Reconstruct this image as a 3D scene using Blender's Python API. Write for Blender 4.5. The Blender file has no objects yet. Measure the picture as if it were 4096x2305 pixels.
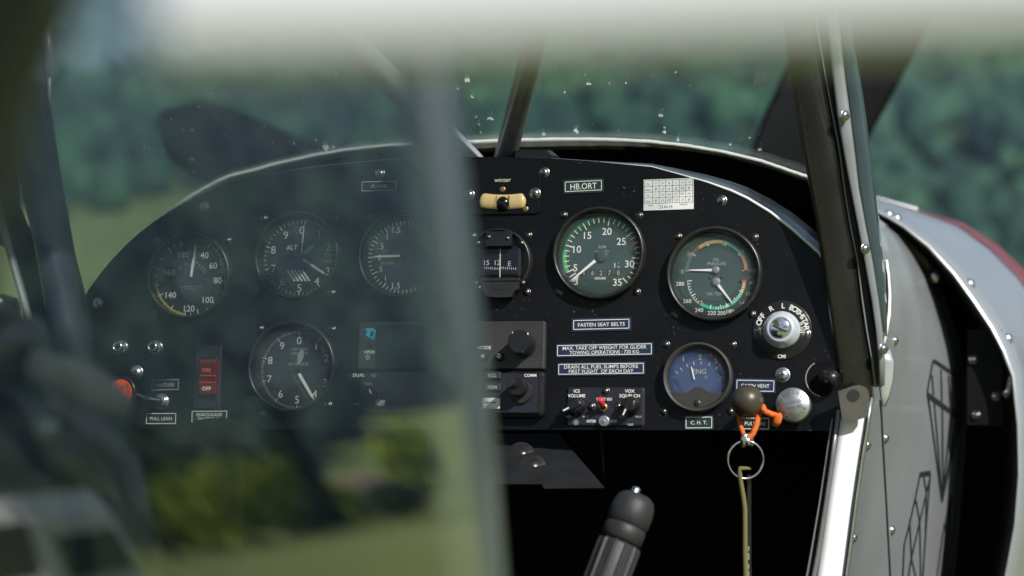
import bpy, math, random
import numpy as np
from mathutils import Vector, Matrix, noise as mnoise
R = math.radians
random.seed(7)
scene = bpy.context.scene
col = scene.collection
# ------------------------------------------------------------------ camera
FPX = 85.0 / 36.0 * 4096.0          # focal length in photo pixels
DF = 2.24                           # distance of the instrument panel
cam_d = bpy.data.cameras.new("camera"); cam = bpy.data.objects.new("camera", cam_d); col.objects.link(cam)
cam_d.lens = 85; cam_d.sensor_width = 36; cam_d.clip_start = 0.02; cam_d.clip_end = 20000
cam.location = (0, 0, 0); cam.rotation_euler = (R(90), 0, 0)
cam_d.dof.use_dof = True; cam_d.dof.focus_distance = DF; cam_d.dof.aperture_fstop = 4.6
scene.camera = cam
# ------------------------------------------------------------------ light
SUN = Vector((0.47, -0.66, 0.64)).normalized()       # towards the sun
world = bpy.data.worlds.new("World"); scene.world = world; world.use_nodes = True
wn = world.node_tree.nodes; wl = world.node_tree.links
bg = wn["Background"]; sky = wn.new("ShaderNodeTexSky"); sky.sky_type = 'NISHITA'; sky.sun_disc = False
sky.sun_elevation = math.asin(SUN.z); sky.sun_rotation = math.atan2(SUN.x, SUN.y)
wtc = wn.new("ShaderNodeTexCoord"); wnz = wn.new("ShaderNodeTexNoise"); wnz.inputs['Scale'].default_value = 5.0; wnz.inputs['Detail'].default_value = 7
wmr = wn.new("ShaderNodeMapRange"); wmr.inputs[1].default_value = .47; wmr.inputs[2].default_value = .68; wmr.inputs[4].default_value = .8
wmx = wn.new("ShaderNodeMix"); wmx.data_type = 'RGBA'; wmx.inputs[7].default_value = (8.6, 8.7, 8.9, 1)
wl.new(wtc.outputs['Generated'], wnz.inputs['Vector']); wl.new(wnz.outputs[0], wmr.inputs[0]); wl.new(wmr.outputs[0], wmx.inputs[0])
wl.new(sky.outputs[0], wmx.inputs[6]); wl.new(wmx.outputs[2], bg.inputs[0]); bg.inputs[1].default_value = 0.085
sl = bpy.data.lights.new("sun", 'SUN'); sl.energy = 5.0; sl.angle = R(0.53); sl.color = (1, 0.965, 0.92)
so = bpy.data.objects.new("sun", sl); col.objects.link(so); so.location = (3, -4, 5)
so.rotation_euler = SUN.to_track_quat('Z', 'Y').to_euler()
scene.view_settings.view_transform = 'Standard'; scene.view_settings.look = 'None'
scene.view_settings.exposure = 0.2; scene.view_settings.gamma = 1.0
scene.cycles.transparent_max_bounces = 32; scene.cycles.max_bounces = 8; scene.cycles.caustics_reflective = False
scene.cycles.sample_clamp_indirect = 6.0

# ------------------------------------------------------------------ helpers: geometry frames
def ray(px, py): return Vector(((px - 2048) / FPX, 1.0, -(py - 1152.5) / FPX))
def P(px, py, d): return ray(px, py) * d
F = ray(4500, 2550).normalized()                    # forward axis of the aircraft
Wv = -F
V0 = (Vector((0, 0, 1)) - F * F.z).normalized(); U0 = F.cross(V0).normalized()
ro = R(0.6)
Uv = (U0 * math.cos(ro) + V0 * math.sin(ro)).normalized(); Vv = Wv.cross(Uv).normalized()
OP = Vector((0, DF, 0))
PM = Matrix(((Uv.x, Vv.x, Wv.x, OP.x), (Uv.y, Vv.y, Wv.y, OP.y), (Uv.z, Vv.z, Wv.z, OP.z), (0, 0, 0, 1)))
PMI = PM.inverted()
def hit(px, py, f=0.0):                             # point of a view ray on the plane f metres ahead of the panel
    r = ray(px, py); return r * ((OP + F * f).dot(F) / r.dot(F))
def uv(px, py): return PMI @ hit(px, py)
def kpx(px, py): return hit(px, py).y / FPX         # metres per photo pixel there

# ------------------------------------------------------------------ helpers: mesh builder
class MB:
    def __init__(s): s.v = []; s.f = []; s.m = []; s.sm = []
    def add(s, vs, fs, mi=0, smooth=False, M=None):
        o = len(s.v)
        s.v += [tuple(M @ Vector(a)) if M else tuple(a) for a in vs]
        for f in fs: s.f.append([i + o for i in f]); s.m.append(mi); s.sm.append(smooth)
        return s
    def box(s, a, b, mi=0, M=None, bev=0.0):
        x0, y0, z0 = a; x1, y1, z1 = b
        if bev <= 0:
            vs = [(x0,y0,z0),(x1,y0,z0),(x1,y1,z0),(x0,y1,z0),(x0,y0,z1),(x1,y0,z1),(x1,y1,z1),(x0,y1,z1)]
            return s.add(vs, [(3,2,1,0),(4,5,6,7),(0,1,5,4),(1,2,6,5),(2,3,7,6),(3,0,4,7)], mi, False, M)
        return s.rbox(x0, y0, x1, y1, z0, z1, bev, bev * .6, mi, M)
    def rbox(s, x0, y0, x1, y1, z0, z1, r, ch=0.0, mi=0, M=None, n=4):   # rounded rectangle, chamfered front edge
        def ring(ins, z):
            o = []
            rr = max(r - ins, 1e-5)
            for cx, cy, a0 in ((x1 - r, y1 - r, 0), (x0 + r, y1 - r, 90), (x0 + r, y0 + r, 180), (x1 - r, y0 + r, 270)):
                for i in range(n + 1):
                    a = R(a0 + 90 * i / n); o.append((cx + rr * math.cos(a), cy + rr * math.sin(a), z))
            return o
        rings = [ring(0, z0), ring(0, z1 - ch)] + ([ring(ch, z1)] if ch > 0 else [])
        return s.loft(rings, mi, True, True, True, False, M)
    def loft(s, rings, mi=0, closed=True, cap0=False, cap1=False, smooth=True, M=None):
        n = len(rings[0]); vs = [p for r in rings for p in r]; fs = []
        for j in range(len(rings) - 1):
            for i in range(n if closed else n - 1):
                k = (i + 1) % n; fs.append((j*n+i, j*n+k, (j+1)*n+k, (j+1)*n+i))
        o = len(s.v); s.add(vs, fs, mi, smooth, M)
        if cap0: s.f.append([o + i for i in range(n)][::-1]); s.m.append(mi); s.sm.append(False)
        if cap1: s.f.append([o + (len(rings)-1)*n + i for i in range(n)]); s.m.append(mi); s.sm.append(False)
        return s
    def lathe(s, prof, n=40, mi=0, M=None, smooth=True, a0=0, a1=360):   # (r, z) about local z
        full = abs(a1 - a0) >= 360; rings = []
        m = n if full else n + 1
        for r, z in prof:
            rings.append([(r * math.cos(R(a0 + (a1-a0) * i / n)), r * math.sin(R(a0 + (a1-a0) * i / n)), z) for i in range(m)])
        return s.loft(rings, mi, full, False, False, smooth, M)
    def disc(s, r, z, n=40, mi=0, M=None, x=0, y=0):
        return s.add([(x + r * math.cos(2*math.pi*i/n), y + r * math.sin(2*math.pi*i/n), z) for i in range(n)], [tuple(range(n))], mi, False, M)
    def tube(s, pts, r, n=12, mi=0, cap=True, M=None):
        pts = [Vector(p) for p in pts]; rings = []
        t = (pts[1] - pts[0]).normalized(); a = t.orthogonal().normalized()
        for i, p in enumerate(pts):
            t2 = (pts[min(i+1, len(pts)-1)] - pts[max(i-1, 0)]).normalized()
            a = (a - t2 * a.dot(t2)).normalized(); b = t2.cross(a)
            rr = r[i] if isinstance(r, (list, tuple)) else r
            rings.append([tuple(p + a * (rr * math.cos(2*math.pi*k/n)) + b * (rr * math.sin(2*math.pi*k/n))) for k in range(n)])
        return s.loft(rings, mi, True, cap, cap, True, M)
    def poly(s, pts, z0, z1, mi=0, M=None):            # extruded flat outline (ccw)
        n = len(pts); vs = [(x, y, z0) for x, y in pts] + [(x, y, z1) for x, y in pts]
        fs = [tuple(range(n))[::-1], tuple(range(n, 2*n))] + [(i, (i+1) % n, n+(i+1) % n, n+i) for i in range(n)]
        return s.add(vs, fs, mi, False, M)
    def line(s, a, b, w, z, mi=0, w2=None, M=None):
        ax, ay = a; bx, by = b; L = math.hypot(bx-ax, by-ay) or 1e-9; nx, ny = -(by-ay)/L, (bx-ax)/L
        w2 = w if w2 is None else w2
        return s.add([(ax-nx*w/2, ay-ny*w/2, z), (bx-nx*w2/2, by-ny*w2/2, z), (bx+nx*w2/2, by+ny*w2/2, z), (ax+nx*w/2, ay+ny*w/2, z)], [(0,1,2,3)], mi, False, M)
    def arc(s, r0, r1, a0, a1, z, mi=0, cx=0, cy=0, M=None):   # clock angles, degrees
        n = max(3, int(abs(a1-a0) / 4)); vs = []
        for i in range(n + 1):
            a = R(a0 + (a1-a0) * i / n)
            vs += [(cx + r0*math.sin(a), cy + r0*math.cos(a), z), (cx + r1*math.sin(a), cy + r1*math.cos(a), z)]
        return s.add(vs, [(2*i, 2*i+2, 2*i+3, 2*i+1)[::(1 if a1 < a0 else 1)] for i in range(n)], mi, False, M)
    def text(s, t, x, y, h, z, mi=0, w=None, rot=0, bold=0.0, M=None):
        vs, fs, bw = glyphs(t, bold); k = h / 0.73; kx = k if w is None else w / bw
        c, sn = math.cos(R(rot)), math.sin(R(rot)); out = []
        for a, b in vs:
            a2, b2 = a * kx, (b - 0.365) * k
            out.append((x + a2*c - b2*sn, y + a2*sn + b2*c, z))
        return s.add(out, fs, mi, False, M)
    def arctext(s, t, r, ac, h, z, mi=0, step=None, cx=0, cy=0, flip=False, bold=0.0):
        step = step or math.degrees(h * 0.95 / r)
        n = len(t)
        for i, ch in enumerate(t):
            if ch == ' ': continue
            o = (i - (n - 1) / 2) * step
            a = ac + (-o if flip else o)
            s.text(ch, cx + r*math.sin(R(a)), cy + r*math.cos(R(a)), h, z, mi, None, -a + (180 if flip else 0), bold)
        return s
    def build(s, name, mats, parent=None, world=False, M=None, smooth=None):
        me = bpy.data.meshes.new(name)
        vs = s.v
        if world and parent is not None:
            inv = WM[parent.name].inverted(); vs = [tuple(inv @ Vector(p)) for p in vs]
        me.from_pydata(vs, [], s.f)
        mats = mats if isinstance(mats, (list, tuple)) else [mats]
        for m in mats: me.materials.append(m)
        me.polygons.foreach_set('material_index', s.m)
        me.polygons.foreach_set('use_smooth', s.sm if smooth is None else [smooth] * len(s.f))
        me.update(); me.validate()
        o = bpy.data.objects.new(name, me); col.objects.link(o)
        if parent is not None:
            o.parent = parent; WM[o.name] = WM[parent.name] @ (M if M else Matrix())
            if M: o.matrix_local = M
        else:
            if M: o.matrix_world = M
            WM[o.name] = M.copy() if M else Matrix()
        return o
WM = {}
_g = {}
def glyphs(t, bold):
    k = (t, bold)
    if k not in _g:
        cu = bpy.data.curves.new("t", 'FONT'); cu.body = t; cu.align_x = 'CENTER'; cu.size = 1; cu.resolution_u = 3; cu.offset = bold
        ob = bpy.data.objects.new("t", cu); me = ob.to_mesh()
        vs = [(v.co.x, v.co.y) for v in me.vertices]; fs = [tuple(p.vertices) for p in me.polygons]
        ob.to_mesh_clear(); bpy.data.objects.remove(ob); bpy.data.curves.remove(cu)
        bw = (max(a for a, b in vs) - min(a for a, b in vs)) if vs else 1
        _g[k] = (vs, fs, bw)
    return _g[k]
def tag(o, label=None, cat=None, group=None, kind=None):
    if label: o['label'] = label
    if cat: o['category'] = cat
    if group: o['group'] = group
    if kind: o['kind'] = kind
    return o
def empty(name, M, label, cat, group=None):
    o = bpy.data.objects.new(name, None); col.objects.link(o); o.empty_display_size = 0.02
    o.matrix_world = M; WM[o.name] = M.copy()
    return tag(o, label, cat, group)
def on_panel(name, px, py, label, cat, group=None, w=0.0, rot=0.0):
    p = uv(px, py)
    M = PM @ Matrix.Translation((p.x, p.y, w)) @ Matrix.Rotation(R(rot), 4, 'Z')
    o = empty(name, M, label, cat, group); o['_k'] = 1.0; del o['_k']
    return o, kpx(px, py)

# ------------------------------------------------------------------ helpers: materials
def mat(name, base, rough=0.5, metal=0.0, var=0.25, scale=40.0, bump=0.0, bscale=300.0, spec=0.5, dust=0.0, dscale=260.0, dcol=(.30,.28,.22), coat=0.0, rvar=0.12, emit=None):
    m = bpy.data.materials.new(name); m.use_nodes = True
    n = m.node_tree.nodes; l = m.node_tree.links; b = n['Principled BSDF']
    tc = n.new('ShaderNodeTexCoord')
    nz = n.new('ShaderNodeTexNoise'); nz.inputs['Scale'].default_value = scale; nz.inputs['Detail'].default_value = 6
    l.new(tc.outputs['Object'], nz.inputs['Vector'])
    cr = n.new('ShaderNodeMix'); cr.data_type = 'RGBA'
    cr.inputs[6].default_value = tuple(c * (1 - var) for c in base) + (1,); cr.inputs[7].default_value = tuple(min(1, c * (1 + var)) for c in base) + (1,)
    l.new(nz.outputs[0], cr.inputs[0]); outc = cr.outputs[2]
    mr = n.new('ShaderNodeMapRange'); mr.inputs[3].default_value = max(.02, rough - rvar); mr.inputs[4].default_value = min(1, rough + rvar)
    l.new(nz.outputs[0], mr.inputs[0]); l.new(mr.outputs[0], b.inputs['Roughness'])
    if dust > 0:
        dn = n.new('ShaderNodeTexNoise'); dn.inputs['Scale'].default_value = dscale; dn.inputs['Detail'].default_value = 2
        l.new(tc.outputs['Object'], dn.inputs['Vector'])
        big = n.new('ShaderNodeTexNoise'); big.inputs['Scale'].default_value = 18; big.inputs['Detail'].default_value = 3
        l.new(tc.outputs['Object'], big.inputs['Vector'])
        ad = n.new('ShaderNodeMath'); ad.operation = 'MULTIPLY_ADD'; ad.inputs[1].default_value = 0.35; l.new(big.outputs[0], ad.inputs[0]); l.new(dn.outputs[0], ad.inputs[2])
        th = n.new('ShaderNodeMapRange'); th.inputs[1].default_value = 0.875; th.inputs[2].default_value = 0.97; th.inputs[4].default_value = dust
        l.new(ad.outputs[0], th.inputs[0])
        mx = n.new('ShaderNodeMix'); mx.data_type = 'RGBA'; mx.inputs[7].default_value = dcol + (1,)
        l.new(th.outputs[0], mx.inputs[0]); l.new(outc, mx.inputs[6]); outc = mx.outputs[2]
    l.new(outc, b.inputs['Base Color'])
    b.inputs['Metallic'].default_value = metal; b.inputs['Specular IOR Level'].default_value = spec; b.inputs['Coat Weight'].default_value = coat
    if bump > 0:
        bn = n.new('ShaderNodeTexNoise'); bn.inputs['Scale'].default_value = bscale; bn.inputs['Detail'].default_value = 4
        l.new(tc.outputs['Object'], bn.inputs['Vector'])
        bp = n.new('ShaderNodeBump'); bp.inputs['Strength'].default_value = bump; bp.inputs['Distance'].default_value = 0.001
        l.new(bn.outputs[0], bp.inputs['Height']); l.new(bp.outputs[0], b.inputs['Normal'])
    if emit:
        b.inputs['Emission Color'].default_value = emit[0] + (1,); b.inputs['Emission Strength'].default_value = emit[1]
    return m
def glass(name, gain=1.0, wav=0.0, sx=160.0, sy=22.0, rough=0.0, tint=(1, 1, 1), haze=0.0, f0=0.04, rotz=0.25):
    m = bpy.data.materials.new(name); m.use_nodes = True
    n = m.node_tree.nodes; l = m.node_tree.links
    for x in list(n):
        if x.type != 'OUTPUT_MATERIAL': n.remove(x)
    out = [x for x in n][0]
    ge = n.new('ShaderNodeNewGeometry'); dot = n.new('ShaderNodeVectorMath'); dot.operation = 'DOT_PRODUCT'
    l.new(ge.outputs['Normal'], dot.inputs[0]); l.new(ge.outputs['Incoming'], dot.inputs[1])
    def mth(op, a, b=None):
        x = n.new('ShaderNodeMath'); x.operation = op
        for i, q in enumerate((a, b)):
            if q is None: continue
            if isinstance(q, float): x.inputs[i].default_value = q
            else: l.new(q, x.inputs[i])
        return x.outputs[0]
    c = mth('ABSOLUTE', dot.outputs['Value']); p5 = mth('POWER', mth('SUBTRACT', 1.0, c), 5.0)
    fr = mth('MULTIPLY', mth('ADD', mth('MULTIPLY', p5, 1 - f0), f0), gain)
    fr = mth('MINIMUM', fr, 0.95)
    tr = n.new('ShaderNodeBsdfTransparent'); tr.inputs[0].default_value = tint + (1,)
    gl = n.new('ShaderNodeBsdfGlossy'); gl.inputs['Roughness'].default_value = rough
    if wav > 0:
        tc = n.new('ShaderNodeTexCoord'); mp = n.new('ShaderNodeMapping'); mp.inputs['Scale'].default_value = (sx, sy, 20); mp.inputs['Rotation'].default_value = (0, 0, rotz)
        nz = n.new('ShaderNodeTexNoise'); nz.inputs['Scale'].default_value = 1.0; nz.inputs['Detail'].default_value = 2.5
        l.new(tc.outputs['Object'], mp.inputs[0]); l.new(mp.outputs[0], nz.inputs['Vector'])
        sb = n.new('ShaderNodeVectorMath'); sb.operation = 'SUBTRACT'; sb.inputs[1].default_value = (.5, .5, .5); l.new(nz.outputs['Color'], sb.inputs[0])
        sc = n.new('ShaderNodeVectorMath'); sc.operation = 'MULTIPLY'; sc.inputs[1].default_value = (wav, wav, wav); l.new(sb.outputs[0], sc.inputs[0])
        ad = n.new('ShaderNodeVectorMath'); ad.operation = 'ADD'; l.new(ge.outputs['Normal'], ad.inputs[0]); l.new(sc.outputs[0], ad.inputs[1])
        nm = n.new('ShaderNodeVectorMath'); nm.operation = 'NORMALIZE'; l.new(ad.outputs[0], nm.inputs[0]); l.new(nm.outputs[0], gl.inputs['Normal'])
    mx = n.new('ShaderNodeMixShader'); l.new(fr, mx.inputs[0]); l.new(tr.outputs[0], mx.inputs[1]); l.new(gl.outputs[0], mx.inputs[2])
    fin = mx.outputs[0]
    if haze > 0:                                     # dirt and fine scratches that scatter light
        df = n.new('ShaderNodeBsdfDiffuse'); df.inputs[0].default_value = (.7, .72, .72, 1)
        tc2 = n.new('ShaderNodeTexCoord'); n2 = n.new('ShaderNodeTexNoise'); n2.inputs['Scale'].default_value = 9; n2.inputs['Detail'].default_value = 5
        l.new(tc2.outputs['Object'], n2.inputs['Vector'])
        hz = mth('MULTIPLY', n2.outputs[0], haze * 2.0)
        m2 = n.new('ShaderNodeMixShader'); l.new(hz, m2.inputs[0]); l.new(fin, m2.inputs[1]); l.new(df.outputs[0], m2.inputs[2]); fin = m2.outputs[0]
    l.new(fin, out.inputs['Surface'])
    return m

M_panel = mat('panel_black', (.0042, .0048, .0062), .40, 0, .3, 25, .10, 900, .22, .40, 330)
M_bezel = mat('bezel_black', (.040, .040, .039), .30, .55, .35, 120, .1, 1200, .6, .25, 900)
M_dial = mat('dial_black', (.009, .010, .010), .6, 0, .2, 60)
M_mark = mat('dial_white', (.74, .75, .70), .6, 0, .08, 200)
M_cream = mat('dial_cream', (.70, .66, .48), .55, 0, .08, 200)
M_needle = mat('needle_white', (.80, .80, .74), .5, 0, .06, 200)
M_grey_mark = mat('dial_grey', (.30, .34, .32), .6, 0, .15, 200)
M_green = mat('arc_green', (.05, .42, .16), .6, 0, .15, 150)
M_teal = mat('arc_teal', (.04, .40, .30), .6, 0, .15, 150)
M_amber = mat('arc_amber', (.48, .30, .07), .6, 0, .15, 150)
M_yellow = mat('arc_yellow', (.55, .44, .08), .6, 0, .15, 150)
M_red = mat('mark_red', (.50, .03, .02), .5, 0, .15, 150)
M_chrome = mat('chrome', (.72, .73, .75), .18, 1.0, .12, 90, .03, 400)
M_screw = mat('screw_steel', (.42, .42, .42), .27, 1.0, .25, 400, .05, 900)
M_screwdk = mat('screw_dark_steel', (.15, .145, .13), .30, 1.0, .3, 400, .05, 900)
M_recess = mat('recess_dark', (.012, .012, .012), .7, 0, .2)
M_alu = mat('brushed_aluminium', (.50, .52, .54), .34, .9, .12, 160, .06, 500)
M_steel_tube = mat('grey_tube_paint', (.20, .20, .20), .32, .35, .25, 60, .05, 300, .5, .15, 300)
M_silver = mat('silver_paint', (.56, .59, .61), .22, .55, .14, 9, .10, 28, .5, .05, 500, (.6, .6, .6), .2, .06)
M_trim = mat('bare_trim', (.34, .32, .28), .45, .15, .25, 90, .2, 200)
M_plac_sky = mat('placard_sky_tint', (.012, .022, .060), .45, 0, .2, 200, .05, 900, .5, .08, 600)  # blue of the sky reflection put into the placard colour
M_plac_green = mat('placard_green', (.012, .032, .030), .45, 0, .2, 200, .05, 900, .5, .06, 600)
M_plac_black = mat('placard_black', (.010, .012, .014), .45, 0, .2, 200, .05, 900, .5, .05, 600)
M_radio = mat('radio_face', (.030, .030, .030), .5, 0, .25, 60, .12, 1500, .5, .35, 700)
M_radio2 = mat('radio_face_navy', (.014, .014, .024), .45, 0, .2, 60, .06, 1500, .5, .12, 700)
M_plastic = mat('black_plastic', (.010, .010, .012), .30, 0, .2, 60, .05, 700, .5, .08, 700)
M_rubber = mat('black_rubber', (.022, .022, .024), .5, 0, .25, 90, .25, 700, .45, .12, 700)
M_white_pl = mat('white_plastic', (.78, .78, .76), .4, 0, .04, 100)
M_paper = mat('paper_card', (.72, .72, .70), .75, 0, .06, 120, .05, 700)
M_ink = mat('ink_grey', (.16, .17, .20), .8, 0, .2)
M_blue_logo = mat('cyan_print', (.03, .46, .68), .5, 0, .08)
M_cyan = M_blue_logo
M_cht = mat('cht_dial_blue', (.020, .045, .13), .5, 0, .2, 40, .05, 500, .5, .2, 600)
M_rpm_refl = mat('rpm_dial_reflection', (.022, .050, .042), .55, 0, .2, 40, .05, 500, .5, .1, 600)  # green reflection in the gauge glass mixed into the dial colour
M_redsw = mat('red_lens', (.13, .006, .005), .22, 0, .2, 60, .03, 300, .6, .0, 200, (.3,.3,.3), .5)
M_redpl = mat('red_plastic', (.62, .05, .06), .35, 0, .1, 60)
M_orange = mat('orange_plastic', (.66, .10, .025), .5, 0, .15, 60)
M_cord = mat('orange_cord', (.78, .15, .03), .85, 0, .5, 500, .8, 900, .2)
M_olive = mat('olive_cord', (.17, .16, .065), .85, 0, .2, 900, .5, 2200, .2)
M_ball = mat('worn_brown_knob', (.060, .050, .034), .38, .15, .5, 55, .1, 500, .5, .15, 500)
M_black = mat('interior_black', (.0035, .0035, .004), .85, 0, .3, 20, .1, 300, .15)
M_lip = mat('glareshield_black', (.010, .014, .028), .24, 0, .3, 30, .1, 900, .9, .7, 800, (.40,.37,.30))
M_framebl = mat('frame_blue_black', (.022, .030, .044), .35, .1, .2, 30, .05, 400)
M_postdk = mat('post_dark_paint', (.011, .010, .008), .26, .1, .3, 30, .06, 400, .5, .1, 500, (.30, .28, .22), .4)
M_postgr = mat('post_grey_paint', (.36, .39, .48), .22, .3, .08, 30, .03, 400, .5, 0, 500, (.3,.3,.3), .4)
M_strip = mat('strip_grey', (.24, .255, .26), .42, .4, .12, 30, .05, 600)
M_whitepaint = mat('white_paint', (.83, .84, .86), .42, 0, .06, 30, .04, 300, .5, .03, 500)
M_hatch = mat('hatch_white', (.625, .635, .69), .5, 0, .05, 12, .03, 200)
M_amberglass = mat('slip_tube_amber', (.62, .44, .20), .2, 0, .12, 60, 0, 300, .5, 0, 200, (.3,.3,.3), .6)
M_brass = mat('brass', (.42, .27, .12), .35, .9, .3, 200)
M_prop = mat('propeller_black', (.007, .0065, .008), .62, 0, .15, 9, .03, 200, .12)
M_redpaint = mat('red_paint', (.22, .012, .022), .35, 0, .12, 12, .02, 300, .5, 0, 300, (.3,.3,.3), .3)
M_decal = mat('decal_dark', (.022, .026, .030), .45, 0, .2, 60)
M_vinyl = mat('black_vinyl', (.006, .0065, .008), .24, 0, .25, 25, .08, 120, .7)
M_splat = mat('dried_insect', (.72, .75, .74), .9, 0, .4, 600)
M_splat2 = mat('dried_insect_ochre', (.36, .33, .22), .9, 0, .4, 600)
M_edge = mat('plexi_edge', (.040, .062, .066), .22, 0, .3, 20, .0, 300, .6, 0, 300, (.3,.3,.3), .4)
M_braid = mat('braided_hose', (.10, .085, .06), .7, .2, .35, 900, .5, 1500)
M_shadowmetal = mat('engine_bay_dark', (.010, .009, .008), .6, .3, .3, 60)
G_gauge = glass('gauge_glass', 1.0, 0, haze=0.006)
G_wind = glass('windshield_plexi', 1.0, 0, haze=0.004, tint=(.95, .985, .975))
G_side = glass('side_window_plexi', 2.0, 0.0016, 150, 16, 0.0, (.97, .99, .985), 0.002)

# ------------------------------------------------------------------ environment
GZ = -1.55
def sstep(a, b, x):
    t = max(0.0, min(1.0, (x - a) / (b - a))); return t * t * (3 - 2 * t)
def terrain(az, r):                                   # height above the meadow
    x = r * math.sin(R(az)); y = r * math.cos(R(az))
    n1 = mnoise.noise(Vector((x * .004, y * .004, 1.3))); n2 = mnoise.noise(Vector((x * .018, y * .018, 5.1)))
    a = (az + 180) % 360 - 180
    fwd = 1 - sstep(17, 27, abs(a + 3))
    refl = sstep(20, 27, a) * (1 - sstep(60, 75, a))
    h_f = max(0, r - 150) * .205 + max(0, r - 70) * .012
    h_r = min(max(0, r - 240) * .26, 165)
    h_o = min(max(0, r - 220) * .16, 95)
    h = min(h_f, 112) * fwd + h_r * refl + h_o * max(0, 1 - fwd - refl)
    return h * (1 + .10 * n1) + n2 * 2.0 * sstep(120, 320, r)
def meadow_mat():
    m = mat('meadow_grass', (.10, .14, .035), .95, 0, .3, .02, 0, 1, .1)
    n = m.node_tree.nodes; l = m.node_tree.links
    b = n['Principled BSDF']; tc = n.new('ShaderNodeTexCoord')
    n1 = n.new('ShaderNodeTexNoise'); n1.inputs['Scale'].default_value = .018; n1.inputs['Detail'].default_value = 8
    l.new(tc.outputs['Object'], n1.inputs['Vector'])
    cr = n.new('ShaderNodeValToRGB'); e = cr.color_ramp.elements
    e[0].position = .3; e[0].color = (.13, .17, .040, 1); e[1].position = .7; e[1].color = (.27, .29, .12, 1)
    l.new(n1.outputs[0], cr.inputs[0]); l.new(cr.outputs[0], b.inputs['Base Color'])
    return m
def slope_mat():
    m = mat('slope_ground', (.04, .08, .04), .95, 0, .3, .05, 0, 1, .1)
    n = m.node_tree.nodes; l = m.node_tree.links
    b = n['Principled BSDF']; tc = n.new('ShaderNodeTexCoord')
    n1 = n.new('ShaderNodeTexNoise'); n1.inputs['Scale'].default_value = .012; n1.inputs['Detail'].default_value = 6
    l.new(tc.outputs['Object'], n1.inputs['Vector'])
    cr = n.new('ShaderNodeValToRGB'); e = cr.color_ramp.elements
    e[0].position = .40; e[0].color = (.022, .050, .034, 1); e[1].position = .62; e[1].color = (.070, .120, .050, 1)
    l.new(n1.outputs[0], cr.inputs[0])
    ge = n.new('ShaderNodeNewGeometry'); sx = n.new('ShaderNodeSeparateXYZ'); l.new(ge.outputs['Position'], sx.inputs[0])
    mr = n.new('ShaderNodeMapRange'); mr.inputs[1].default_value = 11; mr.inputs[2].default_value = 19; mr.inputs[3].default_value = 1; mr.inputs[4].default_value = 0
    l.new(sx.outputs[2], mr.inputs[0]); mx = n.new('ShaderNodeMix'); mx.data_type = 'RGBA'; mx.inputs[7].default_value = (.13, .17, .06, 1)
    mr2 = n.new('ShaderNodeMapRange'); mr2.inputs[1].default_value = -12; mr2.inputs[2].default_value = 4; mr2.inputs[3].default_value = 1; mr2.inputs[4].default_value = 0; l.new(sx.outputs[0], mr2.inputs[0])
    mm = n.new('ShaderNodeMath'); mm.operation = 'MULTIPLY'; l.new(mr.outputs[0], mm.inputs[0]); l.new(mr2.outputs[0], mm.inputs[1])
    l.new(mm.outputs[0], mx.inputs[0]); l.new(cr.outputs[0], mx.inputs[6]); l.new(mx.outputs[2], b.inputs['Base Color'])
    return m
M_meadow = meadow_mat(); M_slope = slope_mat()
mb = MB(); nr = [0, 3, 8, 20, 45, 90, 180, 400, 700, 1000]; nseg = 96
rings = [[(r * math.cos(2*math.pi*i/nseg), r * math.sin(2*math.pi*i/nseg), GZ) for i in range(nseg)] for r in nr[1:]]
mb.loft(rings); mb.f.append(list(range(nseg))); mb.m.append(0); mb.sm.append(False)
tag(mb.build('meadow', M_meadow), kind='structure')
mb = MB(); rad = [75 * (1000 / 75) ** (i / 46) for i in range(47)]; az = []
a = -180.0
while a < 180: az.append(a); a += 1.0 if -25 < a < 70 else 5.0
rings = []
for r in rad: rings.append([(r * math.sin(R(q)), r * math.cos(R(q)), GZ - .4 + terrain(q, r)) for q in az])
mb.loft(rings)
tag(mb.build('hillside', M_slope), kind='structure')
# forest crowns
def ico(sub):
    import bmesh
    bm = bmesh.new(); bmesh.ops.create_icosphere(bm, subdivisions=sub, radius=1.0)
    vs = np.array([tuple(v.co) for v in bm.verts]); fs = np.array([[v.index for v in f.verts] for f in bm.faces]); bm.free(); return vs, fs
def leaf_mat(name, dark, light, scale=.16, t=.15):
    m = bpy.data.materials.new(name); m.use_nodes = True; n = m.node_tree.nodes; l = m.node_tree.links; b = n['Principled BSDF']
    tc = n.new('ShaderNodeTexCoord'); n1 = n.new('ShaderNodeTexNoise'); n1.inputs['Scale'].default_value = scale; n1.inputs['Detail'].default_value = 4
    l.new(tc.outputs['Object'], n1.inputs['Vector']); cr = n.new('ShaderNodeValToRGB'); e = cr.color_ramp.elements
    e[0].position = .38; e[0].color = dark + (1,); e[1].position = .64; e[1].color = light + (1,)
    l.new(n1.outputs[0], cr.inputs[0]); l.new(cr.outputs[0], b.inputs['Base Color']); b.inputs['Roughness'].default_value = .8
    b.inputs['Specular IOR Level'].default_value = .2
    return m
M_forest_dk = leaf_mat('conifer_forest_leaves', (.005, .015, .015), (.022, .046, .027), .045)
M_forest = leaf_mat('forest_leaves', (.009, .030, .028), (.040, .102, .052), .11)
rng = random.Random(11)
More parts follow.
